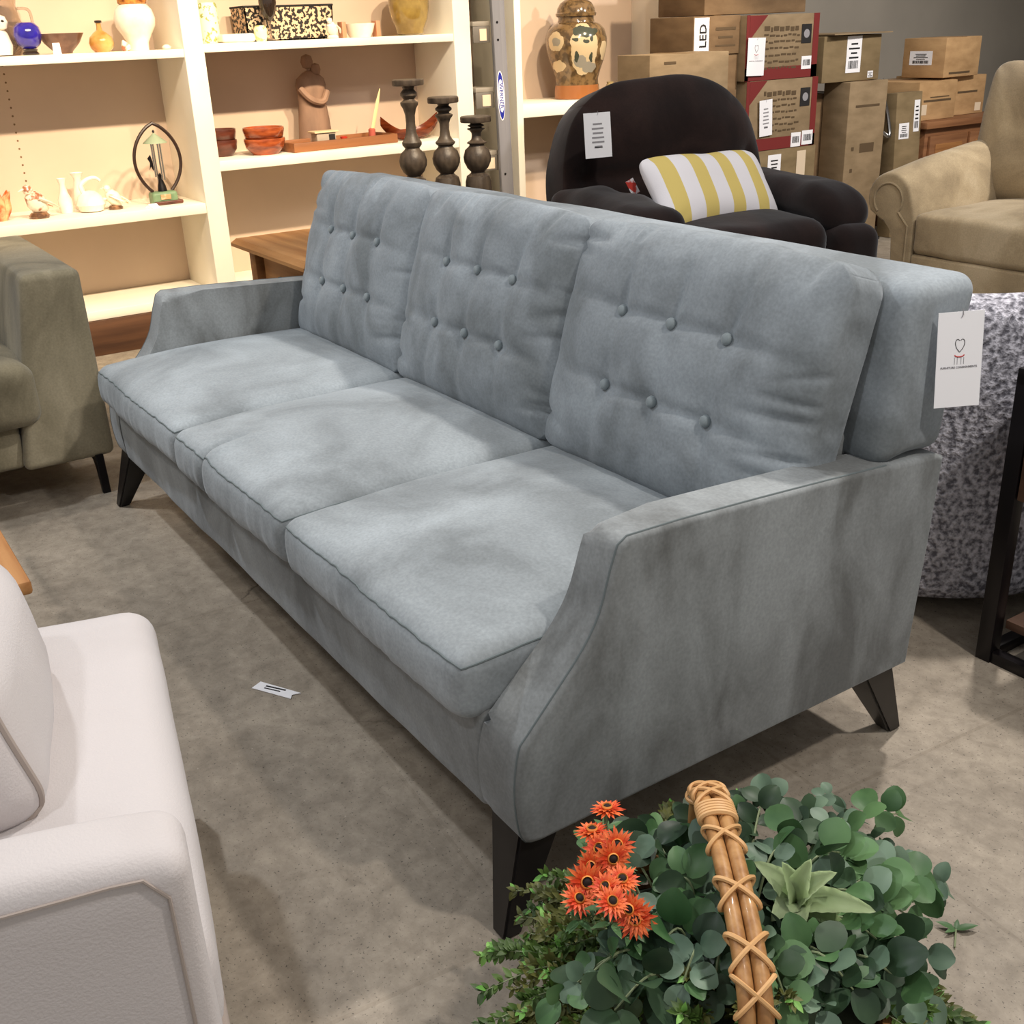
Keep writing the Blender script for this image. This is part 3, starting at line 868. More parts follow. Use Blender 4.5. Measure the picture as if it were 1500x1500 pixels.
# ---------------------------------------------------------------- hanging tags
def card(name, label, M4, w, h, kind):
    t = thing(name, label, 'price tag', M4.translation, 0)
    bm = bmesh.new(); add_box(bm, (0, 0, 0), (w, h, .0008), mat=M4)
    obj('card', bm, PAPER, t)
    o = M4.copy()
    bm = bmesh.new()
    if kind == 'logo':
        Z = .0007
        k = w/.085
        hp = [(0, .010), (-.006, .018), (-.0085, .026), (-.0075, .032), (-.004, .034), (-.001, .0315)]
        L_ = [M4 @ Vector((x*k, (y+.004)*k, Z)) for x, y in hp]
        R_ = [M4 @ Vector((-x*k, (y+.004)*k, Z)) for x, y in hp]
        add_tube(bm, smooth_path(L_, 4), .0006*k, 5); add_tube(bm, smooth_path(R_, 4), .0006*k, 5)
        obj('logo_chair_back', bm, INK, t)
        bm = bmesh.new()
        add_tube(bm, smooth_path([M4 @ Vector((x*k, y*k, Z)) for x, y in ((-.009, .009), (-.006, .0065), (0, .0055), (.006, .0065), (.009, .009))], 4), .0011*k, 5)
        obj('logo_chair_seat', bm, INKR, t)
        bm = bmesh.new()
        for x in (-.0085, -.0035, .0035, .0085): add_bars(bm, M4 @ Matrix.Translation((x*k, -.002*k, Z)), [(0, 0, .0007*k, .013*k)], .0004)
        obj('logo_chair_legs', bm, INKG, t)
        text('lettering', 'FURNITURE CONSIGNMENTS', .0052*k, M4 @ Matrix.Translation((0, -.014*k, .0006)), INKG, t)
    else:
        add_bars(bm, M4 @ Matrix.Translation((0, 0, .0008)), lines_print(w*.6, h*.6, 6, 3), .0006)
        obj('print', bm, INKG, t)
        bm = bmesh.new(); add_bars(bm, M4 @ Matrix.Translation((0, -h*.27, .0008)), [(0, 0, w*.3, h*.025)], .0006); obj('price', bm, INK, t)
    bm = bmesh.new(); add_tube(bm, [M4 @ Vector((0, h*.44, .0012)), M4 @ Vector((w*.03, h*.47, .002)), M4 @ Vector((w*.03, h*.53, .0))], .0007, 5); obj('string', bm, INKG, t)
    return t
card('price_tag', 'large white hang tag with a small heart-back chair logo on the sofa', frame((.027, .861, .750), (.5, .86, .03), (.12, .0, -1) if False else (-.10, 0, 1)), .075, .156, 'logo')
card('price_tag', 'white price tag with printed lines on the recliner back', frame((-2.15, 1.80, .915), (.12, 1, .0), (-.10, 0, 1)), .108, .150, 'print')

# ---------------------------------------------------------------- scraps on the floor
sc1 = obj('torn_label', prism([(-.055, -.012), (.048, -.018), (.042, -.004), (.056, .008), (-.052, .016)], 'z', 0, .0012), PAPER)
tag(sc1, 'small torn white paper label lying on the concrete before the sofa', 'paper scrap')
sc1.location = (-.878, -.042, .001); sc1.rotation_euler = (0, 0, R(33))
bm = bmesh.new(); add_bars(bm, Matrix.Translation((-.005, .002, .0015)), [(0, .003, .05, .004), (-.004, -.005, .04, .003)]); o = obj('print', bm, INK, sc1, local=True)

# ---------------------------------------------------------------- grey fibreglass step ladder in the gap
LGREY = mat('fibreglass_grey', srgb(126, 126, 132), .5, srgb(140, 139, 144), 3, (4, 4, .4))
LSTEP = mat('ladder_step_grey', srgb(112, 106, 98), .5)
ld = thing('step_ladder', 'grey fibreglass step ladder standing between the two white bookcases', 'ladder', (-4.1, 2.52, 0))
sh = Matrix.Shear('XY', 4, (0, 0))
def rail(y0, y1, x0, x1, lean=.02):
    bm = span(x0, x1, y0, y1, 0, 2.3, .003)
    for v in bm.verts: v.co.y -= lean*(v.co.z-.47)
    return bm
obj('rail', rail(2.522, 2.566, -3.93, -3.905), LGREY, ld)
obj('rail', rail(2.566, 2.607, -3.96, -3.925), LGREY, ld)
obj('rear_rail', rail(2.50, 2.54, -4.30, -4.27), LGREY, ld)
for k in range(6):
    z = .37+k*.305
    s = obj('step', span(-4.12, -3.945, 2.412, 2.535-.03*(z-.47), z, z+.022, .003), mat('ladder_tread_%s' % 'abcdef'[k], srgb(150, 142, 130), .5), ld)
    obj('riser', span(-3.952, -3.944, 2.412, 2.535-.03*(z-.47), z-.075, z, .002), LSTEP, s)
    obj('sticker', span(-3.944, -3.941, 2.448, 2.512-.03*(z-.47), z-.066, z-.012), PAPERW, s)
for z in (.2, .58, 1.22, 1.30):
    obj('rivet', lathe([(0, 0), (.006, 0), (.006, .002), (0, .003)], 10, c=(-3.905, 2.545-.02*(z-.47), z), mat=Matrix.Rotation(PI/2, 4, 'Y')), BLACKMET, ld)
BLUE = mat('logo_blue', srgb(30, 40, 150), .5)
Lm = frame((-3.9035, 2.545-.03*.48+.002, .955), (0, -.03, 1), (0, -1, -.03))
Lm = frame((-3.9035, 2.535, .960), (0, .03, -1), (0, 1, .03))
def oval(a, b, z): return [(a*math.cos(2*PI*i/40), b*math.sin(2*PI*i/40)) for i in range(40)]
def disc(M4, a, b, t):
    bm = bmesh.new(); vs = [bm.verts.new((x, y, 0)) for x, y in oval(a, b, 0)]
    f = bm.faces.new(vs); r = bmesh.ops.extrude_face_region(bm, geom=[f])
    for v in [g for g in r['geom'] if isinstance(g, bmesh.types.BMVert)]: v.co.z += t
    bmesh.ops.transform(bm, matrix=M4, verts=bm.verts[:]); return bm
lg = obj('logo', disc(Lm, .118, .022, .0006), PAPER, ld)
obj('logo_ring', disc(Lm @ Matrix.Translation((0, 0, .0006)), .112, .0185, .0006), BLUE, lg)
obj('logo_field', disc(Lm @ Matrix.Translation((0, 0, .0012)), .078, .0165, .0006), PAPER, lg)
text('lettering', 'WERNER', .030, Lm @ Matrix.Translation((0, 0, .002)), BLUE, lg)
# ---------------------------------------------------------------- cartons
def card_mat(name, a, b): return mat(name, a, .85, b, 7, (1, 1, 2.5), bump=.06, bscale=90, contrast=(.3, .7))
CB1 = card_mat('cardboard_tan', srgb(132, 112, 84), srgb(156, 134, 104))
CB2 = card_mat('cardboard_brown', srgb(110, 86, 60), srgb(134, 108, 78))
CB3 = card_mat('cardboard_orange', srgb(170, 134, 92), srgb(200, 162, 116))
CB4 = card_mat('cardboard_olive', srgb(120, 102, 72), srgb(142, 122, 90))
TAPE = mat('brown_tape', srgb(150, 118, 82), .3)
REDP = mat('dark_red_print', srgb(120, 38, 36), .7)
BRP = mat('brown_print', srgb(92, 74, 52), .85)
def carton(label, x1, dx, y0, y1, z0, z1, m, rz=0, tape=True, group=None):
    """x1 = front face; the box goes back by dx"""
    cx, cy = x1-dx/2, (y0+y1)/2
    t = thing('carton', label, 'cardboard box', (cx, cy, z0), rz, group)
    w, h = y1-y0, z1-z0
    obj('box_body', box((0, 0, h/2), (dx, w, h), .004, 0, 2), m, t, local=True)
    if tape: obj('tape', box((0, 0, h-.0+.0008), (dx*.99, .05, .0016)), TAPE, t, local=True)
    F = frame((dx/2+.0012, 0, h/2), (0, 1, 0), (0, 0, 1))
    return t, F, w, h
def lbl(t, F, cx, cy, w, h, seed=0, m=None, kind='lines', name='label'):
    bm = bmesh.new(); add_bars(bm, F, [(cx, cy, w, h)], .0012)
    o = obj(name, bm, m or PAPER, t, local=True)
    G = F @ Matrix.Translation((0, 0, .0012))
    bm = bmesh.new()
    if kind == 'lines': add_bars(bm, G @ Matrix.Translation((cx, cy+h*.1, 0)), lines_print(w*.8, h*.5, 4, seed)); 
    if kind in ('lines', 'bar'):
        add_bars(bm, G, barcode(cx, cy-h*.28 if kind == 'lines' else cy, w*.7, h*.22 if kind == 'lines' else h*.45, seed))
    if kind != 'none':
        p = obj('print', bm, INK, o, local=True)
    else: bm.free()
    return o
def printed(t, F, rects, m=None, name='print'):
    bm = bmesh.new(); add_bars(bm, F, rects, .0008); return obj(name, bm, m or BRP, t, local=True)
# stack nearest the jar niche
t, F, w, h = carton('tan carton at floor level behind the brown recliner, lowest of its stack', -3.20, .26, 2.99, 3.48, 0, .45, CB4, tape=False)
t, F, w, h = carton('tan carton mostly hidden behind the recliner back, middle of its stack', -3.20, .26, 2.98, 3.47, .45, .912, CB4, tape=False)
printed(t, F, lines_print(.2, .2, 5, 3))
t, F, w, h = carton('plain tan carton just right of the ginger jar, topmost of its stack', -3.20, .26, 2.93, 3.41, .913, 1.130, CB1, R(-3))
printed(t, F, [(.10, -.06, .06, .03), (-.12, .07, .07, .012)])
# stack behind it
t, F, w, h = carton('brown carton beneath the one with the large upright black letters', -3.50, .34, 3.46, 3.765, 0, 1.105, CB2, tape=False)

t, F, w, h = carton('brown carton with a white end label lettered in large black upright letters', -3.49, .34, 3.44, 3.765, 1.106, 1.290, CB2)
lb = lbl(t, F @ Matrix.Translation((0, 0, .001)), -w/2+.055, 0, .10, .17, 1, kind='none')
text('lettering', 'LED', .07, F @ Matrix.Translation((-w/2+.062, .005, .0035)), INK, lb, spin=0).data.transform(Matrix()) if False else None
me = textmesh('LED', .066); me.transform(F @ Matrix.Translation((-w/2+.065, .0, .0038)) @ Matrix.Rotation(PI/2, 4, 'Z')); linkmesh('lettering', me, INK, lb, local=True, ang=0)
printed(t, F, [(.06, .03, .14, .014), (.06, -.01, .10, .010), (.06, -.05, .14, .008)])
t, F, w, h = carton('wide light brown carton on top of the highest stack', -3.50, .36, 3.52, 4.25, 1.293, 1.60, CB2)
lbl(t, F, -.12, -.045, .045, .045, 6)
# red-edged cartons
def wine(label, x1, y0, y1, z0, z1, seed):
    t, F, w, h = carton(label, x1, .34, y0, y1, z0, z1, CB1)
    printed(t, F, [(0, -h/2+.032, w, .062), (w/2-.022, 0, .044, h), (-w/2+.012, 0, .024, h)], REDP, 'red_border')
    bm = bmesh.new(); add_bm = add_bars(bm, F @ Matrix.Translation((0, 0, .001)), [(w/2-.095, h/2-.10, .075, .095)], .001)
    b = obj('black_logo_square', bm, INK, t, local=True)
    o = F @ Matrix.Translation((w/2-.095, h/2-.10, .002))
    bm = bmesh.new(); add_lathe(bm, [(.020, 0), (.022, .0006), (0, .0008)], 20, mat=o); obj('grey_roundel', bm, INKG, b, local=True)
    me = textmesh('Merry Home' if seed == 1 else 'Merry Home', .055)
    bm = bmesh.new(); rnd = random.Random(seed)
    for k in range(7):                        # faded illegible print
        yy = h/2-.07-k*.032
        x = -w/2+.10+(0 if k > 1 else .03)
        while x < w/2-.16:
            a = rnd.uniform(.012, .04); add_bars(bm, F @ Matrix.Translation((0, 0, .0004)), [(x+a/2, yy+rnd.uniform(-.004, .004), a, .022 if k == 0 else .009)], .0008); x += a+.009
    obj('faded_print', bm, BRP, t, local=True)
    tri = bmesh.new(); vs = [tri.verts.new(F @ Vector(p)) for p in ((-w/2+.024, h/2-.002, .001), (-w/2+.15, h/2-.002, .001), (-w/2+.024, h/2-.12, .001))]; tri.faces.new(vs)
    obj('corner_print', tri, REDP, t, local=True)
    return t, F, w, h
t, F, w, h = carton('olive-brown carton with an address label beneath two red-edged cartons', -3.45, .42, 3.86, 4.35, 0, .604, CB4)
lbl(t, F, -.08, .20, .10, .15, 9); printed(t, F @ Matrix.Translation((0, 0, .0004)), [(.13, .17, .07, .22)], PAPERW, 'paper_strip')
t, F, w, h = wine('red-edged carton with two white barcode labels, lower of the pair', -3.45, 3.79, 4.33, .605, .965, 1)
lbl(t, F @ Matrix.Translation((0, 0, .0016)), w/2-.06, -h/2+.045, .085, .075, 3, kind='bar'); lbl(t, F @ Matrix.Translation((0, 0, .0016)), w/2-.15, -h/2+.04, .075, .075, 4, kind='bar')
t, F, w, h = wine('red-edged carton with a small white barcode label, upper of the pair', -3.45, 3.77, 4.31, .966, 1.286, 2)
lbl(t, F @ Matrix.Translation((0, 0, .0016)), w/2-.085, -h/2+.075, .075, .065, 5, kind='bar')
card('price_tag', 'white price tag hanging over the upper red-edged carton', frame((-3.437, 3.835, 1.085), (0, 1, -.02), (0, .12, 1)), .125, .185, 'logo')
card('price_tag', 'white price tag hanging over the lower red-edged carton', frame((-3.437, 3.93, .775), (0, 1, .06), (0, 0, 1)), .095, .185, 'print')
# tall cartons
t, F, w, h = carton('tall narrow brown carton left of the tallest upright carton', -3.60, .30, 4.42, 4.72, 0, .86, CB2)
t, F, w, h = carton('squarish tan carton with a white shipping label lying on the tall cartons', -3.45, .48, 4.36, 4.83, .925, 1.165, CB4)
for_fl = lbl(t, F, .01, .02, .12, .19, 8); lbl(t, F, .16, -.09, .045, .035, 2)
obj('open_flap', box((.02, .03, h+.008), (.52, .50, .006), 0, R(2)), CB1, t, local=True)
t, F, w, h = carton('tallest upright tan carton standing on the floor beside the chrome stand', -3.40, .19, 4.54, 4.86, 0, .922, CB1)
printed(t, F, [(.0, .33, .2, .012), (.02, .1, .12, .05), (-.1, .1, .02, .02), (-.1, -.02, .02, .02)])
st_ = obj('foam_block', span(-3.75, -3.62, 4.42, 4.49, 1.173, 1.21, .004), PAPER)
tag(st_, 'small white foam block lying on the squarish tan carton', 'foam block')
# chrome stand: a bent tube frame with a ring on top
cm = thing('chrome_stand', 'bent chrome tube stand with a ring between carton and flat pack', 'stand', (-3.5, 5.0, 0))
obj('tube_frame', tube(smooth_path([(-3.5, 4.93, 0), (-3.5, 4.93, .5), (-3.48, 4.93, .62), (-3.47, 5.0, .60), (-3.5, 4.99, .75), (-3.52, 4.95, .85)], 6), .011, 8), STEEL, cm)
obj('ring', tube([(-3.52, 4.955+.028*math.cos(a), .885+.028*math.sin(a)) for a in [2*PI*i/20 for i in range(20)]], .007, 6, closed=True), STEEL, cm)
obj('foot', lathe([(.06, 0), (.06, .012), (.02, .02), (0, .02)], 20, c=(-3.5, 4.94, 0)), BLACKMET, cm)
t, F, w, h = carton('thin flat-pack carton with two labels leaning beside the chrome stand', -3.42, .10, 5.03, 5.26, 0, .835, CB4, tape=False)
t.rotation_euler = (0, R(-3), 0)
lbl(t, F, .07, .28, .05, .18, 3); lbl(t, F, -.04, .20, .09, .09, 4)
# cabinet and cartons at the right
CABW = wood('reddish_cabinet_wood', srgb(112, 72, 46), srgb(152, 106, 70), 'y')
cb = thing('cabinet', 'low reddish wooden cabinet supporting three orange-brown cartons', 'cabinet', (-3.75, 5.65, 0))
obj('cabinet_top', span(-4.05, -3.42, 5.28, 6.15, .615, .655, .006), CABW, cb)
obj('carcass', span(-4.02, -3.46, 5.32, 6.11, 0, .615, .003), CABW, cb)
for i, y in enumerate((5.35, 5.74)):
    d = obj('door', span(-3.46, -3.44, y, y+.36, .10, .57, .004), CABW, cb)
    obj('door_panel', span(-3.44, -3.434, y+.05, y+.31, .15, .52, .003), OAKY, d)
t, F, w, h = carton('orange-brown carton with a torn sticker on the left of the cabinet', -3.52, .46, 5.30, 5.66, .656, .880, CB3)
lbl(t, F, -.12, -.05, .05, .06, 2, PAPERW, kind='none', name='torn_sticker'); printed(t, F, [(0, .0, .26, .012), (.02, .02, .18, .006)])
t, F, w, h = carton('orange-brown carton with a pink sticker on the right of the cabinet', -3.60, .42, 5.70, 6.06, .656, .890, CB3)
lbl(t, F, .12, -.075, .06, .05, 2, PAPERW, kind='none', name='pink_sticker'); printed(t, F, [(0, .02, .2, .012)])
t, F, w, h = carton('bright orange-brown carton with a white label, highest above the cabinet', -3.55, .30, 5.53, 5.90, .892, 1.12, CB3, R(3))
printed(t, F, [(-.02, -.09, .22, .012)])
G = frame((0, -w/2-.0012, h/2), (1, 0, 0), (0, 0, 1))
lbl(t, G, -.02, .0, .16, .08, 7)

# ---------------------------------------------------------------- ornaments
def ceramic(name, c, c2=None, sc=8, rough=.25, contrast=(.4, .6)): return mat(name, c, rough, c2, sc, contrast=contrast, coat=.3)
def glass(name, c, rough=.03): return mat(name, c, rough, trans=.85, ior=1.45)
PORC = ceramic('white_porcelain', srgb(246, 240, 228), srgb(236, 222, 204), 9)
TWOT = ceramic('spotted_figurine_glaze', srgb(240, 228, 208), srgb(170, 110, 80), 26, contrast=(.52, .60))
BLUEG = mat('cobalt_blue_glass', srgb(60, 48, 190), .05, srgb(28, 20, 120), 14, trans=.25, coat=1)
AMBER = mat('amber_glass', srgb(240, 208, 130), .08, srgb(200, 130, 50), 9, trans=.4, coat=.6)
SMOKE = mat('smoky_glass', srgb(60, 48, 40), .06, trans=.45, coat=.5)
REDWD = mat('red_brown_bowl_wood', srgb(112, 44, 24), .25, srgb(176, 88, 46), 12, (1, 1, 4), coat=.5)
DKRED = mat('dark_bowl_wood', srgb(66, 32, 24), .3, srgb(98, 50, 36), 12, (1, 1, 4), coat=.4)
BRCER = ceramic('brown_stoneware', srgb(96, 68, 56), srgb(124, 92, 76), 14, .35)
def lone(name, label, cat, bm, m, loc, group=None, rz=0):
    o = obj(name, bm, m); o.location = loc; o.rotation_euler = (0, 0, rz); tag(o, label, cat, group); return o
# left bay, upper shelf  (shelf top z = 1.241)
ZA = 1.2415
t = thing('glass_globe', 'cobalt blue glass globe on a small dark stand', 'ornament', (-4.12, .377, ZA))
obj('globe', lathe([(.0, .022), (.026, .024), (.046, .042), (.056, .075), (.050, .105), (.034, .122), (.030, .123), (.028, .118), (.044, .102), (.048, .075), (.04, .045), (0, .03)], 28), BLUEG, t, local=True)
obj('stand', lathe([(.032, 0), (.034, .006), (.026, .014), (.030, .022), (0, .024)], 20), SMOKE, t, local=True)
t = thing('animal_figurine', 'white ceramic animal figurine cropped at the upper left edge', 'figurine', (-4.14, .255, ZA))
bm = bmesh.new(); add_lathe(bm, [(0, 0), (.055, .004), (.062, .04), (.05, .085), (.03, .11), (0, .118)], 20)
add_lathe(bm, [(0, -.035), (.028, -.022), (.036, 0), (.028, .022), (0, .035)], 16, c=(.02, .02, .125))
obj('body', bm, PORC, t, local=True); obj('nose', lathe([(0, -.006), (.008, 0), (0, .006)], 10, c=(.052, .03, .13)), INK, t, local=True)
t = thing('glass_pitcher', 'clear glass pitcher standing behind the white animal figurine', 'pitcher', (-4.26, .33, ZA))
GL = mat('thin_clear_glass', srgb(225, 215, 205), .05, trans=.95)
obj('bowl', lathe([(.04, 0), (.045, .004), (.06, .06), (.064, .12), (.05, .19), (.056, .22), (.053, .22), (.047, .19), (.06, .12), (.056, .06), (0, .01)], 24), GL, t, local=True)
obj('handle', tube(smooth_path([(0, .055, .18), (0, .10, .17), (0, .10, .10), (0, .06, .07)], 6), .006, 8), GL, t, local=True)
lone('ceramic_bowl', 'wide brown stoneware bowl beside the blue glass globe', 'bowl', lathe([(0, .0), (.035, 0), (.038, .008), (.07, .04), (.092, .078), (.088, .078), (.062, .04), (0, .012)], 32), BRCER, (-4.14, .512, ZA))
t = thing('glass_decanter', 'round amber glass decanter with a short neck', 'decanter', (-4.12, .668, ZA))
obj('bottle', lathe([(0, 0), (.03, 0), (.046, .015), (.052, .035), (.046, .058), (.028, .075), (.012, .086), (.010, .10), (.010, .112), (.014, .118), (0, .118)], 26), AMBER, t, local=True)
obj('lip', lathe([(.008, .112), (.015, .114), (.015, .122), (.008, .124), (.006, .112)], 16, cap=False), SMOKE, t, local=True)
t = thing('bulb_vase', 'large cream globe vase with an orange-brown rim', 'vase', (-4.12, .823, ZA))
obj('vase_body', lathe([(0, 0), (.042, 0), (.044, .03), (.060, .06), (.082, .095), (.086, .125), (.076, .160), (.058, .180), (.05, .182), (0, .178)], 32), PORC, t, local=True)
obj('rim', lathe([(.050, .178), (.060, .186), (.062, .225), (.056, .225), (.054, .19)], 28, cap=False), mat('orange_brown_glaze', srgb(120, 62, 26), .25, srgb(220, 150, 70), 30, contrast=(.4, .6)), t, local=True)
lone('seashell', 'small tan seashell between decanter and cream vase', 'shell', lathe([(0, 0), (.018, .002), (.022, .014), (.012, .03), (.004, .042), (0, .044)], 12, mat=Matrix.Rotation(R(20), 4, 'X')), TWOT, (-4.02, .745, ZA+.002))
lone('seashell', 'pale seashell at the right end of the upper left shelf', 'shell', lathe([(0, 0), (.016, .002), (.02, .01), (.010, .018), (0, .02)], 12), PORC, (-4.06, .925, ZA))
lone('price_tag', 'small white price card before the brown stoneware bowl', 'price tag', prism([(-.016, 0), (.016, 0), (.014, .042), (-.014, .042)], 'x', -.001, .001), PAPER, (-4.0, .455, ZA))
# left bay, lower shelf (z = .60)
ZB = .6005
t = thing('ceramic_flower', 'orange glazed tulip-shaped ceramic at the left edge of the lower shelf', 'ornament', (-4.12, .13, ZB))
bm = bmesh.new()
for k in range(6):
    a = k*PI/3
    add_tube(bm, smooth_path([(0, 0, 0), (.03*math.cos(a), .03*math.sin(a), .04), (.035*math.cos(a), .035*math.sin(a), .08), (.055*math.cos(a), .055*math.sin(a), .12)], 4), [.016, .017, .018, .018, .018, .02, .02, .02, .018, .014, .010, .006, .002], 8, flat=.9)
obj('petals', bm, ceramic('orange_cream_glaze', srgb(236, 190, 140), srgb(180, 90, 40), 20), t, local=True)
def bird(label, loc, s, m1, m2, rz=0):
    t = thing('bird_figurine', label, 'figurine', loc, rz)
    bm = bmesh.new()
    add_lathe(bm, [(0, -.05), (.018, -.042), (.034, -.015), (.036, .01), (.024, .038), (0, .05)], 16, c=(0, 0, .055*s), mat=Matrix.Rotation(R(35), 4, 'X') @ Matrix.Scale(s, 4))
    add_lathe(bm, [(0, -.02), (.014, -.014), (.019, 0), (.013, .014), (0, .02)], 14, c=(0, -.028*s, .105*s), mat=Matrix.Scale(s, 4))
    add_tube(bm, [(0, -.044*s, .108*s), (0, -.066*s, .102*s)], .006*s, 8, r1=.001)
    obj('body', bm, m1, t, local=True)
    bm = bmesh.new()
    for sg in (-1, 1): add_tube(bm, smooth_path([(sg*.03*s, -.01*s, .075*s), (sg*.038*s, .03*s, .055*s), (sg*.02*s, .075*s, .03*s)], 4), .016*s, 8, r1=.003, flat=.5)
    obj('wings', bm, m1, t, local=True)
    obj('base', lathe([(0, 0), (.034*s, 0), (.038*s, .008*s), (.028*s, .02*s), (0, .024*s)], 14), m2, t, local=True)
    return t
ROCK = ceramic('mottled_rock_glaze', srgb(150, 110, 80), srgb(90, 62, 44), 30)
bird('speckled white bird figurine with a brown tail on a mottled base', (-4.08, .275, ZB), 1.15, TWOT, ROCK, R(20))
bird('small cream bird figurine with an orange wing nearest the wind chime', (-4.09, .60, ZB), .85, ceramic('cream_orange_glaze', srgb(245, 236, 214), srgb(226, 140, 96), 10, contrast=(.55, .62)), ROCK, R(-30))
lone('bud_vase', 'slim white bud vase on the lower left shelf', 'vase', lathe([(0, 0), (.026, 0), (.030, .02), (.030, .055), (.017, .085), (.012, .12), (.020, .145), (.017, .145), (.009, .12), (0, .1)], 24), PORC, (-4.15, .405, ZB))
lone('bud_vase', 'second pale vase, partly behind the white swan figurine', 'vase', lathe([(0, 0), (.026, 0), (.032, .04), (.022, .09), (.016, .13), (.030, .155), (.027, .155), (.013, .13), (0, .1)], 24), PORC, (-4.23, .49, ZB))
t = thing('swan_figurine', 'white porcelain swan-like figurine with a raised curved neck', 'figurine', (-4.10, .50, ZB))
bm = bmesh.new()
add_lathe(bm, [(0, 0), (.05, .004), (.062, .03), (.05, .065), (.026, .085), (0, .09)], 20)
add_tube(bm, smooth_path([(0, -.02, .07), (0, -.03, .11), (0, .0, .135), (0, .035, .14), (0, .055, .125)], 5), .011, 8, r1=.006)
add_tube(bm, smooth_path([(0, .03, .04), (0, .07, .045), (0, .09, .02)], 4), .02, 8, r1=.003, flat=.6)
obj('body', bm, PORC, t, local=True)
# wind-chime in a pointed oval frame
t = thing('tabletop_wind_chime', 'tabletop wind chime in a pointed black oval frame on a green base', 'wind chime', (-4.08, .815, ZB), R(0))
def vesica(w, h, n=24):
    out = []
    for i in range(n+1):
        u = -1+2*i/n; out.append((w*(1-abs(u)**2.0)**.75*.5, h*(u+1)/2))
    return out
vz = vesica(.205, .30)
pts = [(0, y, .03+z*1.05) for y, z in vz if z > .015] ; pts2 = [(0, -y, .03+z*1.05) for y, z in vz if z > .015][::-1]
obj('oval_frame', tube(pts + pts2[1:], .0075, 8), mat('dark_bronze', srgb(50, 34, 28), .4), t, local=True)
obj('base', softbox(.075, .115, .055, .014, M4=Matrix.Translation((0, 0, .0285)), n=(6, 8, 4)), mat('green_resin', srgb(92, 122, 92), .5, srgb(120, 146, 112), 14), t, local=True)
obj('base_plinth', softbox(.085, .13, .016, .006, M4=Matrix.Translation((.005, .01, .0085)), n=(4, 4, 2)), DKRED, t, local=True)
obj('base_emblem', softbox(.006, .045, .022, .003, M4=Matrix.Translation((.039, 0, .034)), n=(3, 6, 3)), ceramic('copper_emblem', srgb(220, 150, 110), srgb(240, 210, 180), 30), t, local=True)
obj('canopy', lathe([(.052, .262), (.05, .266), (.03, .282), (.010, .298), (.004, .304), (0, .304)], 24), mat('verdigris', srgb(150, 164, 138), .5), t, local=True)
obj('finial', lathe([(0, .302), (.006, .308), (.004, .316), (0, .318)], 10), BLACKMET, t, local=True)
for k, (y, zb) in enumerate(((-.022, .12), (-.008, .09), (.006, .105), (.022, .10))):
    obj('chime_tube', tube([(.01*(-1)**k, y, .262), (.01*(-1)**k, y, zb)], .0042, 8), STEEL, t, local=True)
obj('bird_striker', prism([(-.045, .20), (-.03, .215), (-.025, .19), (-.018, .17), (-.026, .145), (-.034, .165), (-.042, .15), (-.036, .18)], 'x', -.002, .002), BLACKMET, t, local=True)
obj('figure', lathe([(.022, .055), (.018, .08), (.008, .11), (.010, .125), (0, .135)], 12), BLACKMET, t, local=True)
lone('price_card', 'small folded white price card before the wind chime', 'price tag', prism([(-.03, 0), (.03, 0), (.0, .018)], 'y', -.02, .02), PAPER, (-3.99, .735, ZB), rz=R(20))
# middle bay, upper shelf (z=1.257)
ZC = 1.2575
lone('patterned_vase', 'cream cylinder vase with green speckles at the left of the middle bay', 'vase', lathe([(0, 0), (.042, 0), (.045, .01), (.045, .15), (.040, .165), (.036, .165), (.036, .1), (0, .09)], 24), ceramic('green_speckle', srgb(246, 240, 205), srgb(150, 160, 90), 45, contrast=(.55, .6)), (-4.13, 1.15, ZC))
lone('folded_cloth', 'white folded linen stack beside the patterned box', 'linen', softbox(.16, .16, .035, .015, M4=Matrix.Translation((0, 0, .018)), n=(6, 6, 3)), PORC, (-4.10, 1.245, ZC))
PAT = mat('black_cream_scroll_pattern', srgb(30, 24, 22), .6, srgb(214, 184, 150), 62, contrast=(.49, .52), detail=1.5)
t = thing('patterned_box', 'black and cream scroll-patterned open box', 'box', (-4.2, 1.53, ZC))
bm = bmesh.new()
x0, x1, y0, y1, hh = -.09, .08, -.205, .215, .145
for a in ((x1-.006, x1, y0, y1), (x0, x0+.006, y0, y1), (x0, x1, y0, y0+.006), (x0, x1, y1-.006, y1)): span(a[0], a[1], a[2], a[3], 0, hh, 0, 2, bm)
span(x0, x1, y0, y1, 0, .006, 0, 2, bm)
for v in bm.verts:
    k = 1+.04*(v.co.z/hh); v.co.y *= k
obj('box_body', bm, PAT, t, local=True)
obj('rim', tube([(x1, y0*1.04, hh), (x1, y1*1.04, hh), (x0, y1*1.04, hh), (x0, y0*1.04, hh)], .005, 6, closed=True), INK, t, local=True)
t = thing('goblet', 'smoky glass goblet standing before the patterned box', 'goblet', (-4.04, 1.40, ZC))
obj('glass_bowl', lathe([(0, .082), (.012, .085), (.030, .11), (.040, .16), (.038, .20), (.036, .20), (.036, .16), (.026, .115), (0, .095)], 24), SMOKE, t, local=True)
obj('stem', lathe([(0, 0), (.030, 0), (.030, .003), (.006, .01), (.005, .07), (.012, .085), (0, .09)], 18), GL, t, local=True)
lone('small_vase', 'small speckled cream pot beneath the smoky goblet', 'pot', lathe([(0, 0), (.022, 0), (.030, .02), (.030, .05), (.022, .065), (0, .06)], 20), ceramic('yellow_speckle', srgb(244, 236, 196), srgb(190, 190, 120), 50, contrast=(.52, .6)), (-4.02, 1.345, ZC))
bird('white glazed figurine before the right end of the patterned box', (-4.03, 1.70, ZC), .72, PORC, PORC, R(40))
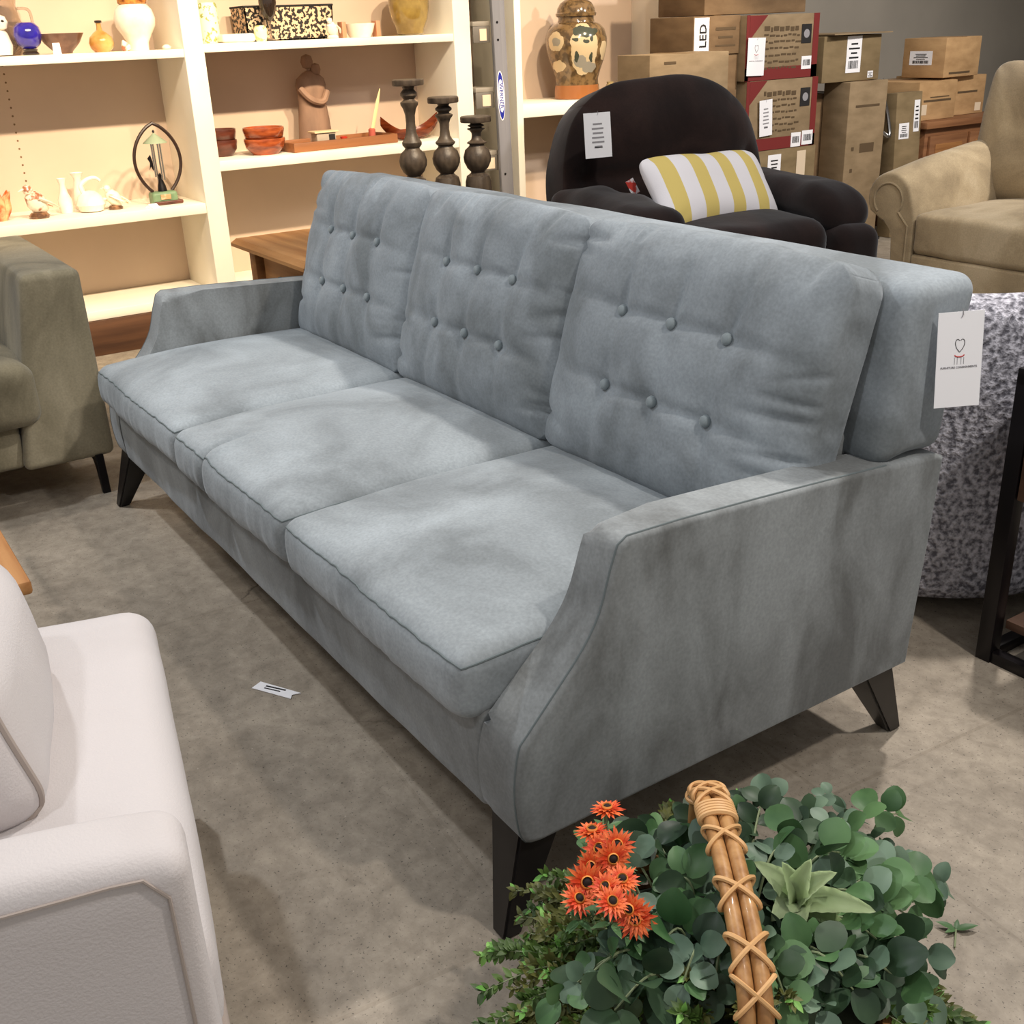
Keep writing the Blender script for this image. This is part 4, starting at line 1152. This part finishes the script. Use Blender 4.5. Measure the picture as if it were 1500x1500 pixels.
t = thing('tea_light_bowl', 'broad white bowl flanked by two reddish wooden blocks', 'bowl', (-4.12, 1.885, ZC))
obj('bowl', lathe([(0, 0), (.05, 0), (.062, .02), (.075, .06), (.071, .06), (.056, .02), (0, .01)], 28), PORC, t, local=True)
for y in (-.092, .088): obj('wooden_block', box((0, y, .035), (.05, .022, .07), .003), mat('pink_wood_%d' % (y > 0), srgb(196, 138, 104), .5), t, local=True)
# amber glass head vase
t = thing('glass_head_vase', 'amber glass vase moulded as a face, at the right of the middle bay', 'vase', (-4.13, 2.165, ZC))
bm = lathe([(.055, 0), (.066, .008), (.070, .03), (.088, .07), (.098, .12), (.10, .17), (.09, .22), (.06, .25), (0, .26)], 36)
for v in bm.verts:
    if v.co.x > 0:
        y, z = v.co.y, v.co.z
        v.co.x += .022*math.exp(-((y/.014)**2+((z-.12)/.03)**2)) - .012*math.exp(-(((abs(y)-.035)/.016)**2+((z-.145)/.014)**2)) + .010*math.exp(-((y/.022)**2+((z-.08)/.010)**2))
obj('head', bm, mat('olive_amber_glass', srgb(186, 158, 86), .12, srgb(140, 112, 52), 12, trans=.35, coat=.6), t, local=True)
# middle bay, lower shelf (z=.772)
ZD = .7725
def bowlstack(label, loc, m, r):
    for k in range(2):
        lone('wooden_bowl', label[k], 'bowl', lathe([(0, 0), (r*.62, 0), (r*.66, .006), (r*.92, .03), (r, .062), (r*.98, .072), (r*.93, .072), (r*.85, .034), (0, .012)], 32), m, (loc[0], loc[1], loc[2]+k*.048))
bowlstack(('lower dark wooden bowl, left stack on the middle shelf', 'upper dark wooden bowl, left stack on the middle shelf'), (-4.17, 1.150, ZD), DKRED, .072)
bowlstack(('lower glossy red-brown wooden bowl in the right-hand stack', 'upper glossy red-brown wooden bowl in the right-hand stack'), (-4.08, 1.325, ZD), REDWD, .096)
FIGW = mat('grey_brown_carving', srgb(158, 126, 104), .7, srgb(132, 104, 86), 8, (2, 2, .6))
t = thing('carved_figure', 'tall grey-brown carved figure of an embracing couple', 'sculpture', (-4.25, 1.66, ZD))
bm = lathe([(.085, 0), (.088, .02), (.080, .12), (.070, .2), (.072, .25), (.078, .28), (.070, .31), (.04, .335), (.02, .345), (0, .35)], 30)
for v in bm.verts: v.co.x *= .6
add_lathe(bm, [(0, -.035), (.022, -.025), (.030, 0), (.024, .026), (0, .036)], 16, c=(0, -.008, .385))
add_lathe(bm, [(0, -.03), (.020, -.02), (.026, 0), (.02, .022), (0, .03)], 16, c=(.01, .028, .35))
add_tube(bm, smooth_path([(.03, -.07, .27), (.055, -.03, .22), (.055, .03, .205), (.035, .068, .25)], 5), .016, 8)
obj('figure_body', bm, FIGW, t, local=True)
t = thing('wooden_tray', 'long shallow brown wooden tray holding small items', 'tray', (-4.12, 1.71, ZD))
WT = wood('tray_wood', srgb(120, 74, 44), srgb(158, 104, 64), 'y')
bm = bmesh.new()
obj('tray_floor', span(-.10, .10, -.28, .28, .008, .016), WT, t, local=True)
for a in ((.094, .106, -.285, .285), (-.106, -.094, -.285, .285)): obj('tray_rim', span(*a, .0, .042, .003), WT, t, local=True)
for a in ((-.094, .094, -.285, -.273), (-.094, .094, .273, .285)): obj('tray_rim', span(*a, .0, .042, .003), WT, t, local=True)
t.rotation_euler = (0, 0, R(4))
t = thing('wooden_block_box', 'small pale box with a dark opening on the tray', 'box', (-4.09, 1.63, ZD+.0165))
obj('box_body', box((0, 0, .03), (.07, .10, .055), .003), mat('pale_grey_wood', srgb(178, 164, 146), .6), t, local=True)
obj('lid', box((0, .0, .060), (.085, .125, .008), .002), mat('pale_lid', srgb(224, 200, 160), .6), t, local=True)
obj('opening', box((.0355, .028, .028), (.002, .032, .042)), INK, t, local=True)
lone('red_cup', 'tiny red cup in the middle of the tray', 'cup', lathe([(0, 0), (.014, 0), (.018, .028), (.015, .028), (.012, .006), (0, .005)], 16), mat('red_glaze', srgb(190, 60, 44), .3), (-4.11, 1.745, ZD+.0165))
t = thing('quill_holder', 'pale quill-like blade standing in a small red holder on the tray', 'ornament', (-4.10, 1.895, ZD+.0165))
obj('holder', lathe([(0, 0), (.017, 0), (.017, .05), (.011, .055), (0, .055)], 16), mat('pink_red_holder', srgb(190, 96, 80), .5), t, local=True)
obj('blade', tube([(0, 0, .03), (.0, .02, .10), (0, .045, .18), (0, .062, .235)], [.008, .0095, .0085, .002], 8, flat=.35), mat('pale_bone', srgb(240, 218, 160), .4), t, local=True)
t = thing('wooden_boat_bowl', 'dark red-brown boat-shaped bowl with upswept ends', 'bowl', (-4.14, 2.13, ZD))
bm = bmesh.new(); nA, nB = 28, 8; V = []
for i in range(nA+1):
    u = -1+2*i/nA; row = []
    wd = .07*(1-abs(u)**2.2)**.7+.004
    for j in range(nB+1):
        a = PI*j/nB
        row.append(bm.verts.new((wd*math.cos(a), u*.165, .012+.045*(1-math.sin(a))*(.6+.4*1)+.075*abs(u)**3)))
    V.append(row)
for i in range(nA):
    for j in range(nB): bm.faces.new((V[i][j], V[i][j+1], V[i+1][j+1], V[i+1][j]))
bmesh.ops.solidify(bm, geom=bm.faces[:], thickness=.006)
mn = min(v.co.z for v in bm.verts)
for v in bm.verts: v.co.z -= mn
obj('hull', bm, REDWD, t, local=True)
# ginger jar
def painted(name, base, base2, blobs, sc=34, rough=.15):
    m = mat(name, base, rough, base2, sc, contrast=(.42, .58), coat=.6)
    nt = m.node_tree; N = nt.nodes; L = nt.links; b = N['Principled BSDF']
    cur = b.inputs['Base Color'].links[0].from_socket
    tc = N.new('ShaderNodeTexCoord')
    nz = N.new('ShaderNodeTexNoise'); nz.inputs['Scale'].default_value = 22; nz.inputs['Detail'].default_value = 3; L.new(tc.outputs['Object'], nz.inputs['Vector'])
    s = N.new('ShaderNodeVectorMath'); s.operation = 'SCALE'; s.inputs['Scale'].default_value = .035; L.new(nz.outputs['Color'], s.inputs[0])
    ad = N.new('ShaderNodeVectorMath'); ad.operation = 'ADD'; L.new(tc.outputs['Object'], ad.inputs[0]); L.new(s.outputs[0], ad.inputs[1])
    for (c, r, col) in blobs:
        d = N.new('ShaderNodeVectorMath'); d.operation = 'SUBTRACT'; L.new(ad.outputs[0], d.inputs[0]); d.inputs[1].default_value = (c[0]+.017, c[1]+.017, c[2]+.017)
        sv = N.new('ShaderNodeVectorMath'); sv.operation = 'DIVIDE'; L.new(d.outputs[0], sv.inputs[0]); sv.inputs[1].default_value = r
        ln = N.new('ShaderNodeVectorMath'); ln.operation = 'LENGTH'; L.new(sv.outputs[0], ln.inputs[0])
        lt = N.new('ShaderNodeMath'); lt.operation = 'LESS_THAN'; lt.inputs[1].default_value = 1; L.new(ln.outputs['Value'], lt.inputs[0])
        x = N.new('ShaderNodeMix'); x.data_type = 'RGBA'; L.new(lt.outputs[0], x.inputs[0]); L.new(cur, x.inputs[6]); x.inputs[7].default_value = col
        cur = x.outputs[2]
    L.new(cur, b.inputs['Base Color'])
    return m
CREAM = srgb(206, 184, 146); DG = srgb(70, 74, 62); GR = srgb(150, 144, 130)
X = .15
JARM = painted('painted_ginger_jar', srgb(84, 66, 44), srgb(126, 100, 66), [
    ((X, .02, .25), (.10, .075, .13), CREAM), ((X, .03, .335), (.10, .07, .028), DG), ((X, -.03, .30), (.10, .014, .01), DG), ((X, .03, .29), (.10, .016, .01), DG), ((X, .06, .30), (.10, .01, .014), DG),
    ((X, .0, .19), (.1, .035, .03), GR), ((X, .05, .16), (.1, .04, .03), GR), ((X, -.02, .215), (.1, .012, .03), DG), ((X, .06, .21), (.1, .01, .022), DG),
    ((.10, -.125, .29), (.08, .04, .05), CREAM), ((.10, -.125, .29), (.09, .018, .02), GR), ((.09, -.11, .17), (.08, .035, .03), CREAM), ((.08, .135, .24), (.07, .03, .05), CREAM)])
t = thing('ginger_jar', 'large brown and cream painted ginger jar with a lid', 'jar', (-4.12, 3.17, .9055), R(-28))
obj('jar_body', lathe([(0, 0), (.120, 0), (.122, .01), (.118, .06), (.116, .10), (.128, .14), (.150, .20), (.164, .26), (.165, .30), (.152, .345), (.125, .372), (.100, .382), (.096, .395), (.096, .41), (0, .41)], 48), JARM, t, local=True)
obj('foot_band', lathe([(.1195, .0), (.1235, .004), (.122, .05), (.119, .07), (.117, .07)], 48, cap=False), mat('orange_brown_band', srgb(158, 100, 56), .2, coat=.5), t, local=True)
ld_ = obj('lid', lathe([(.10, .408), (.108, .412), (.110, .425), (.104, .430), (.100, .45), (.085, .475), (.055, .495), (.02, .505), (.014, .512), (0, .512)], 40), JARM, t, local=True)
obj('finial', lathe([(0, .508), (.014, .512), (.024, .53), (.020, .548), (.010, .562), (.004, .572), (0, .573)], 20), mat('red_brown_knob', srgb(120, 70, 44), .2, coat=.5), ld_, local=True)
for k, (y, h_, c) in enumerate(((3.37, .075, 'yellowish'), (3.44, .08, 'clear'), (3.51, .085, 'reddish'), (3.58, .065, 'pale'), (3.65, .06, 'pinkish'))):
    m = mat('small_glass_%s' % c, {'yellowish': srgb(220, 200, 150), 'clear': srgb(225, 210, 190), 'reddish': srgb(200, 120, 90), 'pale': srgb(225, 215, 200), 'pinkish': srgb(215, 170, 150)}[c], .1, trans=.4)
    lone('small_glass_jar', '%s small glass jar in the row beside the ginger jar' % c, 'jar', lathe([(0, 0), (.022, 0), (.026, .01), (.026, h_*.7), (.018, h_*.85), (.020, h_), (.016, h_), (.014, h_*.85), (.022, h_*.65), (0, .01)], 20), m, (-4.08, y, .9055), group='small glass jars beside the ginger jar')
# ---------------------------------------------------------------- basket of greenery
BC = Vector((.36, .065, 0))
RATT = mat('honey_rattan', srgb(150, 104, 58), .45, srgb(186, 140, 88), 9, (6, 6, 1), coat=.2, bump=.1, bscale=60)
WRAP = mat('pale_rattan_strip', srgb(206, 158, 104), .5, srgb(222, 178, 124), 12)
WICK = mat('dark_wicker', srgb(104, 72, 44), .6, srgb(140, 100, 62), 20, bump=.3, bscale=80)
bk = thing('basket', 'brown wicker basket with a tall lashed rattan handle, full of greenery', 'basket', BC)
# woven body
bm = bmesh.new()
NS = 26
def brad(z): return .135+.045*(z/.20)**.8
for k in range(20):
    z = .008+k*.0095
    pts = []
    for i in range(NS*4):
        a = 2*PI*i/(NS*4); r = brad(z)+.005*math.cos(a*NS/2*1.0+(k % 2)*PI)
        pts.append((BC.x+r*1.12*math.cos(a), BC.y+r*.95*math.sin(a), z))
    add_tube(bm, pts, .0048, 5, closed=True)
obj('woven_body', bm, WICK, bk)
bm = bmesh.new()
for i in range(NS):
    a = 2*PI*i/NS; add_tube(bm, [(BC.x+brad(z)*1.12*math.cos(a), BC.y+brad(z)*.95*math.sin(a), z) for z in (0, .05, .1, .15, .2)], .0045, 5)
obj('stakes', bm, WICK, bk)
obj('basket_floor', lathe([(.13, 0), (.13, .006), (0, .006)], 30, c=BC), WICK, bk)
obj('rim', tube([(BC.x+brad(.2)*1.12*math.cos(a), BC.y+brad(.2)*.95*math.sin(a), .2) for a in [2*PI*i/60 for i in range(60)]], .010, 8, closed=True), RATT, bk)
# handle: two canes over the top
HD = Vector((.298, -.200, 0)).normalized(); HN = Vector((-HD.y, HD.x, 0))
HC = BC + Vector((-.001, -.006, 0))
def hpath(off):
    L_ = .205
    P = []
    for s, z in ((-.165, .05), (-.175, .18), (-.178, .27), (-.165, .325), (-.135, .352), (-.08, .366), (0, .372), (.08, .366), (.14, .348), (.17, .318), (.18, .26), (.175, .15), (.165, .05)):
        P.append(HC + HD*s*1.06 + HN*off + Vector((0, 0, z)))
    return smooth_path(P, 8)
A1, A2 = hpath(-.0095), hpath(.0095); MID = hpath(0)
obj('handle_cane', tube(A1, .0094, 12), RATT, bk)
obj('handle_cane', tube(A2, .0094, 12), RATT, bk)
def wrap_at(i, kind):
    """lashing around both canes near path index i"""
    c = MID[i]; t = (MID[min(i+1, len(MID)-1)]-MID[i-1]).normalized(); up = HN.cross(t).normalized()
    if up.z < 0: up = -up
    def P(a, s): return c + t*s + HN*(.0225*math.cos(a)) + up*(.0128*math.sin(a))
    bm = bmesh.new()
    if kind == 'band':
        for k in range(5):
            add_tube(bm, [P(2*PI*j/26, (k-2)*.0062+.0015*math.sin(2*PI*j/26)) for j in range(26)], .0036, 6, closed=True, flat=.6)
    else:
        for sg in (-1, 1):
            add_tube(bm, [P(2*PI*j/30, sg*.020*math.cos(2*PI*j/30)) for j in range(31)], .0032, 6, flat=.8)
    return bm
n = len(MID)
for idx, kd in ((31, 'cross'), (35, 'cross'), (40, 'band'), (45, 'cross'), (53, 'cross'), (61, 'cross'), (68, 'cross'), (26, 'cross')):
    obj('lashing', wrap_at(idx, kd), WRAP, bk)

# moss bed that fills the basket between the stems
MOSS = mat('dark_moss', srgb(28, 34, 24), .9, srgb(48, 56, 36), 30, bump=.6, bscale=60)
bm = bmesh.new(); add_lathe(bm, [(.175, .165), (.17, .19), (.13, .215), (.06, .228), (0, .232)], 40, c=BC)
for v in bm.verts: v.co += noise.noise_vector(v.co*30)*.012
mo = obj('moss_bed', bm, MOSS, ang=0); tag(mo, 'dark mossy filling beneath the leaves in the basket', 'moss', kind='stuff')

def leafmat(name, c1, c2, rough=.45, sc=9):
    m = mat(name, c1, rough, c2, sc, contrast=(.35, .65), spec=.4)
    m.node_tree.nodes['Principled BSDF'].inputs['Subsurface Weight'].default_value = 0
    return m
EU = [leafmat('eucalyptus_deep', srgb(34, 54, 38), srgb(66, 90, 62)), leafmat('eucalyptus_grey', srgb(72, 96, 80), srgb(118, 142, 118)), leafmat('eucalyptus_green', srgb(52, 86, 50), srgb(98, 134, 86))]
STEMM = mat('pale_green_stem', srgb(128, 140, 104), .6)
def add_leaf(bm, c, d, nrm, L_, W, cup=.15, pts=7, tip=1.0, mi=0):
    """blade starting at c, running along d, facing nrm; round when L~W"""
    d = d.normalized(); side = d.cross(nrm)
    if side.length < 1e-4: side = d.orthogonal()
    side.normalize(); nrm = side.cross(d).normalized()
    cols = []
    for i in range(pts+1):
        t = i/pts
        if tip >= 1: w = W*math.sin(PI*min(1, t*.97+.015))**.55
        else: w = W*(math.sin(PI*t**.75))**.9
        z = -cup*L_*(t-.3)**2*1.4
        c0 = c + d*L_*t + nrm*z
        row = [bm.verts.new(c0 + side*w*.5*k + nrm*abs(k)*w*cup*.55) for k in (-1, -.5, 0, .5, 1)]
        cols.append(row)
    for a, b in zip(cols, cols[1:]):
        for k in range(4):
            f = bm.faces.new((a[k], a[k+1], b[k+1], b[k])); f.material_index = mi
def sprig(label, tip, seed, group, root=None):
    rnd = random.Random(seed)
    tip = Vector(tip); root = root or (BC + Vector(((tip.x-BC.x)*.35, (tip.y-BC.y)*.35, .19)))
    mid = (root+tip)/2 + Vector((0, 0, .05+.02*rnd.random()))
    path = smooth_path([root, mid, tip], 8)
    t = thing('eucalyptus_sprig', label, 'foliage', root, group=group)
    obj('stem', tube(path, .0022, 6, r1=.001), STEMM, t)
    bm = bmesh.new()
    big = rnd.choice((.034, .042, .050, .06))
    n_ = len(path)
    ks = list(range(3, n_-1, 2))
    for i in ks:
        p = path[i]; d = (path[i+1]-path[i-1]).normalized()
        a0 = rnd.random()*PI
        for s in (0, PI):
            o = d.orthogonal().normalized(); o = Matrix.Rotation(a0+s, 3, d) @ o
            ld = (o*.95 + d*rnd.uniform(.1, .5) + Vector((0, 0, .15))).normalized()
            sz = big*rnd.uniform(.75, 1.1)*(1-.3*i/n_)
            nr = (Vector((0, 0, 1)) + Vector((rnd.uniform(-.7, .7), rnd.uniform(-.7, .7), 0)) + Vector((.35, -.35, 0))).normalized()
            add_leaf(bm, p+ld*.004, ld, nr, sz, sz*rnd.uniform(.75, 1.0), rnd.uniform(.08, .3), mi=rnd.randrange(3) if rnd.random() < .35 else seed % 3)
    add_leaf(bm, path[-1]-Vector((0, 0, .002)), path[-1]-path[-3], Vector((.3, -.3, 1)), big*.8, big*.7, .2, mi=seed % 3)
    obj('leaves', bm, EU, t, ang=0)
    return t
E_ = [(0.153, 0.345, 0.2), (0.21, 0.422, 0.2), (0.279, 0.487, 0.18), (0.321, 0.395, 0.2), (0.389, 0.451, 0.14), (0.402, 0.38, 0.2), (0.491, 0.278, 0.2), (0.537, 0.196, 0.22), (0.344, 0.293, 0.25), (0.251, 0.332, 0.22), (0.303, 0.219, 0.27), (0.111, 0.155, 0.2), (0.12, 0.206, 0.2), (0.264, 0.123, 0.28), (0.29, 0.035, 0.3), (0.144, 0.096, 0.24), (0.351, -0.152, 0.3), (0.342, -0.174, 0.28), (0.402, -0.144, 0.3), (0.417, -0.061, 0.3), (0.369, -0.06, 0.3), (0.43, -0.026, 0.28), (0.353, 0.007, 0.3), (0.472, 0.205, 0.25), (0.513, 0.107, 0.27), (0.511, 0.055, 0.27), (0.488, 0.024, 0.29), (0.518, 0.162, 0.24), (0.436, 0.102, 0.28), (0.485, 0.117, 0.27), (0.33, -0.097, 0.29), (0.321, -0.029, 0.3), (0.112, 0.043, 0.22), (0.15, 0.3, 0.2), (0.27, 0.412, 0.2), (0.432, 0.314, 0.2), (0.423, 0.236, 0.27), (0.441, 0.04, 0.3), (0.344, 0.091, 0.3)]
for k, p in enumerate(E_):
    sprig('grey-green eucalyptus sprig with round leaves in the basket', p, k+3, 'eucalyptus sprigs in the basket')

FN = [leafmat('bushy_green', srgb(44, 66, 26), srgb(84, 112, 46), .5, 20), leafmat('bushy_olive', srgb(66, 72, 32), srgb(110, 112, 56), .5, 20), leafmat('bushy_bright', srgb(90, 150, 62), srgb(130, 180, 90), .5, 20)]
def bush(label, tip, seed, group):
    rnd = random.Random(seed)
    tip = Vector(tip); root = BC + Vector(((tip.x-BC.x)*.45, (tip.y-BC.y)*.45, .16))
    t = thing('boxwood_sprig', label, 'foliage', root, group=group)
    bs_ = bmesh.new(); bm = bmesh.new()
    for b in range(6):
        e = tip + Vector((rnd.uniform(-.05, .05), rnd.uniform(-.05, .05), rnd.uniform(-.03, .035)))
        mid = (root+e)/2 + Vector((rnd.uniform(-.02, .02), rnd.uniform(-.02, .02), .03))
        path = smooth_path([root, mid, e], 9)
        add_tube(bs_, path, .0014, 5, r1=.0006)
        for i in range(4, len(path)):
            d = (path[i]-path[i-1]).normalized()
            for q in range(5):
                o = Matrix.Rotation(rnd.random()*2*PI, 3, d) @ d.orthogonal().normalized()
                ld = (o+d*rnd.uniform(.3, 1.2)).normalized()
                L_ = rnd.uniform(.010, .019)
                add_leaf(bm, path[i]-d*rnd.random()*.006, ld, (Vector((.2, -.2, 1))+o*.3).normalized(), L_, L_*.45, .15, pts=3, tip=.5, mi=2 if (i > len(path)-3 and rnd.random() < .25) else (seed+b) % 2)
    obj('stem', bs_, STEMM, t); obj('leaves', bm, FN, t, ang=0)
F_ = [(0.147, -0.124, 0.16), (0.118, -0.061, 0.16), (0.226, -0.097, 0.22), (0.239, -0.157, 0.2), (0.238, -0.198, 0.18), (0.162, -0.029, 0.2), (0.259, -0.084, 0.25), (0.409, 0.01, 0.26), (0.433, -0.054, 0.28), (0.466, -0.015, 0.28), (0.295, -0.171, 0.22), (0.529, 0.242, 0.16), (0.529, 0.195, 0.18), (0.05, 0.26, 0.12), (0.096, 0.283, 0.16), (0.05, 0.22, 0.12), (0.34, -0.125, 0.22), (0.225, -0.112, 0.2), (0.184, -0.116, 0.18), (0.239, -0.222, 0.18), (0.509, 0.291, 0.14)]
for k, p in enumerate(F_):
    bush('fine-leaved green boxwood sprig spilling from the basket', p, 50+k, 'boxwood sprigs in the basket')

# orange daisies
OTIPS = [(0.196, 0.007, 0.36), (0.209, -0.027, 0.35), (0.255, -0.023, 0.36), (0.278, -0.049, 0.37), (0.256, -0.062, 0.35), (0.274, -0.084, 0.35), (0.283, -0.103, 0.34), (0.314, -0.063, 0.37), (0.334, -0.094, 0.37), (0.346, -0.077, 0.36), (0.24, -0.037, 0.35), (0.352, -0.074, 0.35), (0.312, -0.085, 0.37)]
PET = mat('orange_petals', srgb(214, 66, 30), .5, srgb(240, 118, 60), 60, contrast=(.4, .6))
PET2 = mat('inner_petal_yellow', srgb(230, 150, 70), .5)
EYE = mat('dark_flower_eye', srgb(34, 20, 16), .8)
def daisy_meshes():
    bm = bmesh.new(); rnd = random.Random(4)
    for ring_, (nn, L_, W, el) in enumerate(((18, .0205, .0052, .12), (16, .0165, .0048, .38), (12, .012, .004, .65))):
        for k in range(nn):
            a = 2*PI*k/nn + ring_*.2 + rnd.uniform(-.08, .08)
            d = Vector((math.cos(a), math.sin(a), el+rnd.uniform(-.12, .12)))
            add_leaf(bm, d.normalized()*.003, d, Vector((0, 0, 1)), L_*rnd.uniform(.85, 1.1), W, .1, pts=3, tip=.5)
    return bm
t0 = None
for k, p in enumerate(OTIPS):
    rnd = random.Random(k+90)
    d = Vector((.55+rnd.uniform(-.6, .6), -.5+rnd.uniform(-.6, .6), .75)); 
    if k < 2: d = Vector((-.1, .1, 1))
    q = d.to_track_quat('Z', 'Y').to_euler()
    if t0 is None:
        t0 = thing('orange_daisy', 'bright orange dark-eyed artificial daisy in the basket', 'flower', p, rot=tuple(q), group='orange daisies in the basket')
        obj('petals', daisy_meshes(), PET, t0, local=True, ang=0)
        obj('inner_ring', lathe([(.0058, .003), (.0068, .006), (.0056, .008), (.0048, .005)], 16, cap=False), PET2, t0, local=True)
        obj('flower_eye', lathe([(0, .001), (.0048, .003), (.005, .006), (.003, .008), (0, .0085)], 14), EYE, t0, local=True)
        obj('stalk', tube([(0, 0, 0), (0, 0, -.015), (.004, 0, -.035)], .0016, 6), STEMM, t0, local=True)
        first = t0
    else:
        dup(first, p, rot=tuple(q), scale=rnd.uniform(.85, 1.15))
fs = thing('flower_stem_bunch', 'green branching stem carrying the orange daisies', 'foliage', BC+Vector((-.06, -.05, .2)))
bm = bmesh.new(); root = BC+Vector((-.05, -.05, .19))
for p in OTIPS:
    e = Vector(p)-Vector((0, 0, .03)); add_tube(bm, smooth_path([root, (root+e)/2+Vector((0, 0, .01)), e, Vector(p)-Vector((0, 0, .004))], 5), .0018, 6)
obj('stem', bm, STEMM, fs)
bm = bmesh.new()
for i, p in enumerate(OTIPS):
    rnd = random.Random(i)
    for q in range(5):
        a = rnd.random()*2*PI; d = Vector((math.cos(a), math.sin(a), .1)); add_leaf(bm, Vector(p)-Vector((0, 0, .03)), d, Vector((0, 0, 1)), .026, .009, .15, pts=4, tip=.5)
obj('leaves', bm, EU[2], fs, ang=0)

# agave rosette
ATIPS = [(0.403, 0.129, 0.3), (0.355, 0.106, 0.34), (0.39, 0.115, 0.36), (0.414, 0.137, 0.37), (0.44, 0.153, 0.36), (0.475, 0.185, 0.31), (0.476, 0.172, 0.24), (0.438, 0.103, 0.3), (0.408, 0.084, 0.3), (0.442, 0.179, 0.26)]
AG = leafmat('agave_pale_green', srgb(160, 182, 130), srgb(200, 216, 172), .5, 12)
ag = thing('agave_rosette', 'pale green spiky agave rosette right of the basket handle', 'succulent', ATIPS[0])
c = Vector(ATIPS[0]); bm = bmesh.new()
for i, p in enumerate(ATIPS[1:]):
    p = Vector(p); d = p-c; L_ = d.length
    up = Vector((.3, -.3, 1)); side = d.normalized().cross(up).normalized(); nr = side.cross(d.normalized()).normalized()
    rows = []
    m_ = 14
    for j in range(m_+1):
        t = j/m_; w = .044*(1-t)**.62*(.62+.9*t if t < .42 else 1.0)
        ser = 1+.07*(j % 2)
        cc = c + d*t + nr*(.012*math.sin(PI*t))
        rows.append([bm.verts.new(cc+side*w*.5*k*(ser if abs(k) == 1 else 1)+nr*(abs(k)*w*.22)) for k in (-1, -.5, 0, .5, 1)])
    for a, b in zip(rows, rows[1:]):
        for k in range(4): bm.faces.new((a[k], a[k+1], b[k+1], b[k]))
bmesh.ops.solidify(bm, geom=bm.faces[:], thickness=.0022)
obj('leaves', bm, AG, ag, ang=0)
obj('stem', tube([c-Vector((.01, 0, .09)), c-Vector((0, 0, .04)), c], .006, 8), STEMM, ag)

# fallen sprig on the floor to the right
t = thing('fallen_sprig', 'tiny fallen green sprig lying on the concrete right of the basket', 'foliage', (.372, .531, 0))
o0 = Vector((.372, .531, .004)); bm = bmesh.new()
for a, L_, W in ((R(60), .034, .013), (R(-150), .03, .012), (R(-100), .022, .008), (R(120), .02, .008)):
    add_leaf(bm, o0, Vector((math.cos(a), math.sin(a), .25)), Vector((0, 0, 1)), L_, W, .15, pts=4, tip=.5)
obj('leaves', bm, EU[2], t, ang=0)
obj('stem', tube([o0, o0+Vector((.02, -.03, -.001))], .0014, 6), STEMM, t)
# ---------------------------------------------------------------- light
w = bpy.data.worlds.new('world'); sc.world = w; w.use_nodes = True
w.node_tree.nodes['Background'].inputs['Color'].default_value = (1.0, .96, .92, 1)
w.node_tree.nodes['Background'].inputs['Strength'].default_value = .42

def spot(loc, target, power, size=70, blend=.6, col=(1, .9, .78), rad=.06):
    l = bpy.data.lights.new('ceiling_or_fill_spot', 'SPOT'); l.energy = power; l.spot_size = R(size); l.spot_blend = blend
    l.color = col; l.shadow_soft_size = rad
    o = bpy.data.objects.new('ceiling_or_fill_spot', l); COL.objects.link(o); o.location = loc
    o.rotation_euler = (Vector(target)-Vector(loc)).to_track_quat('-Z', 'Y').to_euler()
    return o
WARM = (1, .80, .56); NEU = (1, .93, .86); COOL = (.93, .96, 1)
# track heads washing the shelves
for y in (-.4, .5, 1.3, 2.1):
    spot((-1.3, y, 3.05), (-4.1, y, .95), 400, 52, .8, WARM, .05)
spot((-1.6, 3.2, 3.05), (-4.2, 3.2, 1.0), 330, 34, .8, WARM, .05)
# heads over the furniture; the last one is an added fill
spot((-.5, 1.9, 3.05), (-.7, .1, .4), 230, 80, .7, NEU, .07)
spot((-2.4, -.7, 3.05), (-.9, .5, .5), 140, 75, .7, COOL, .07)
spot((1.3, .9, 3.05), (.1, .4, .5), 135, 80, .7, NEU, .07)
spot((.6, -1.6, 3.05), (.0, -.3, .4), 60, 80, .7, COOL, .08)
spot((-.6, 4.6, 3.05), (-3.2, 4.6, 1.0), 360, 80, .8, NEU, .08)
spot((-.2, 2.6, 3.05), (-1.9, 4.0, .5), 120, 70, .8, NEU, .08)
spot((-2.9, -1.4, 3.05), (-2.5, -.2, .4), 80, 70, .8, NEU, .08)
spot((-.1, 1.3, 3.05), (-2.6, 2.9, .7), 130, 60, .8, NEU, .06)  # added fill with no known fixture, brightens the recliner, its tag and the cartons
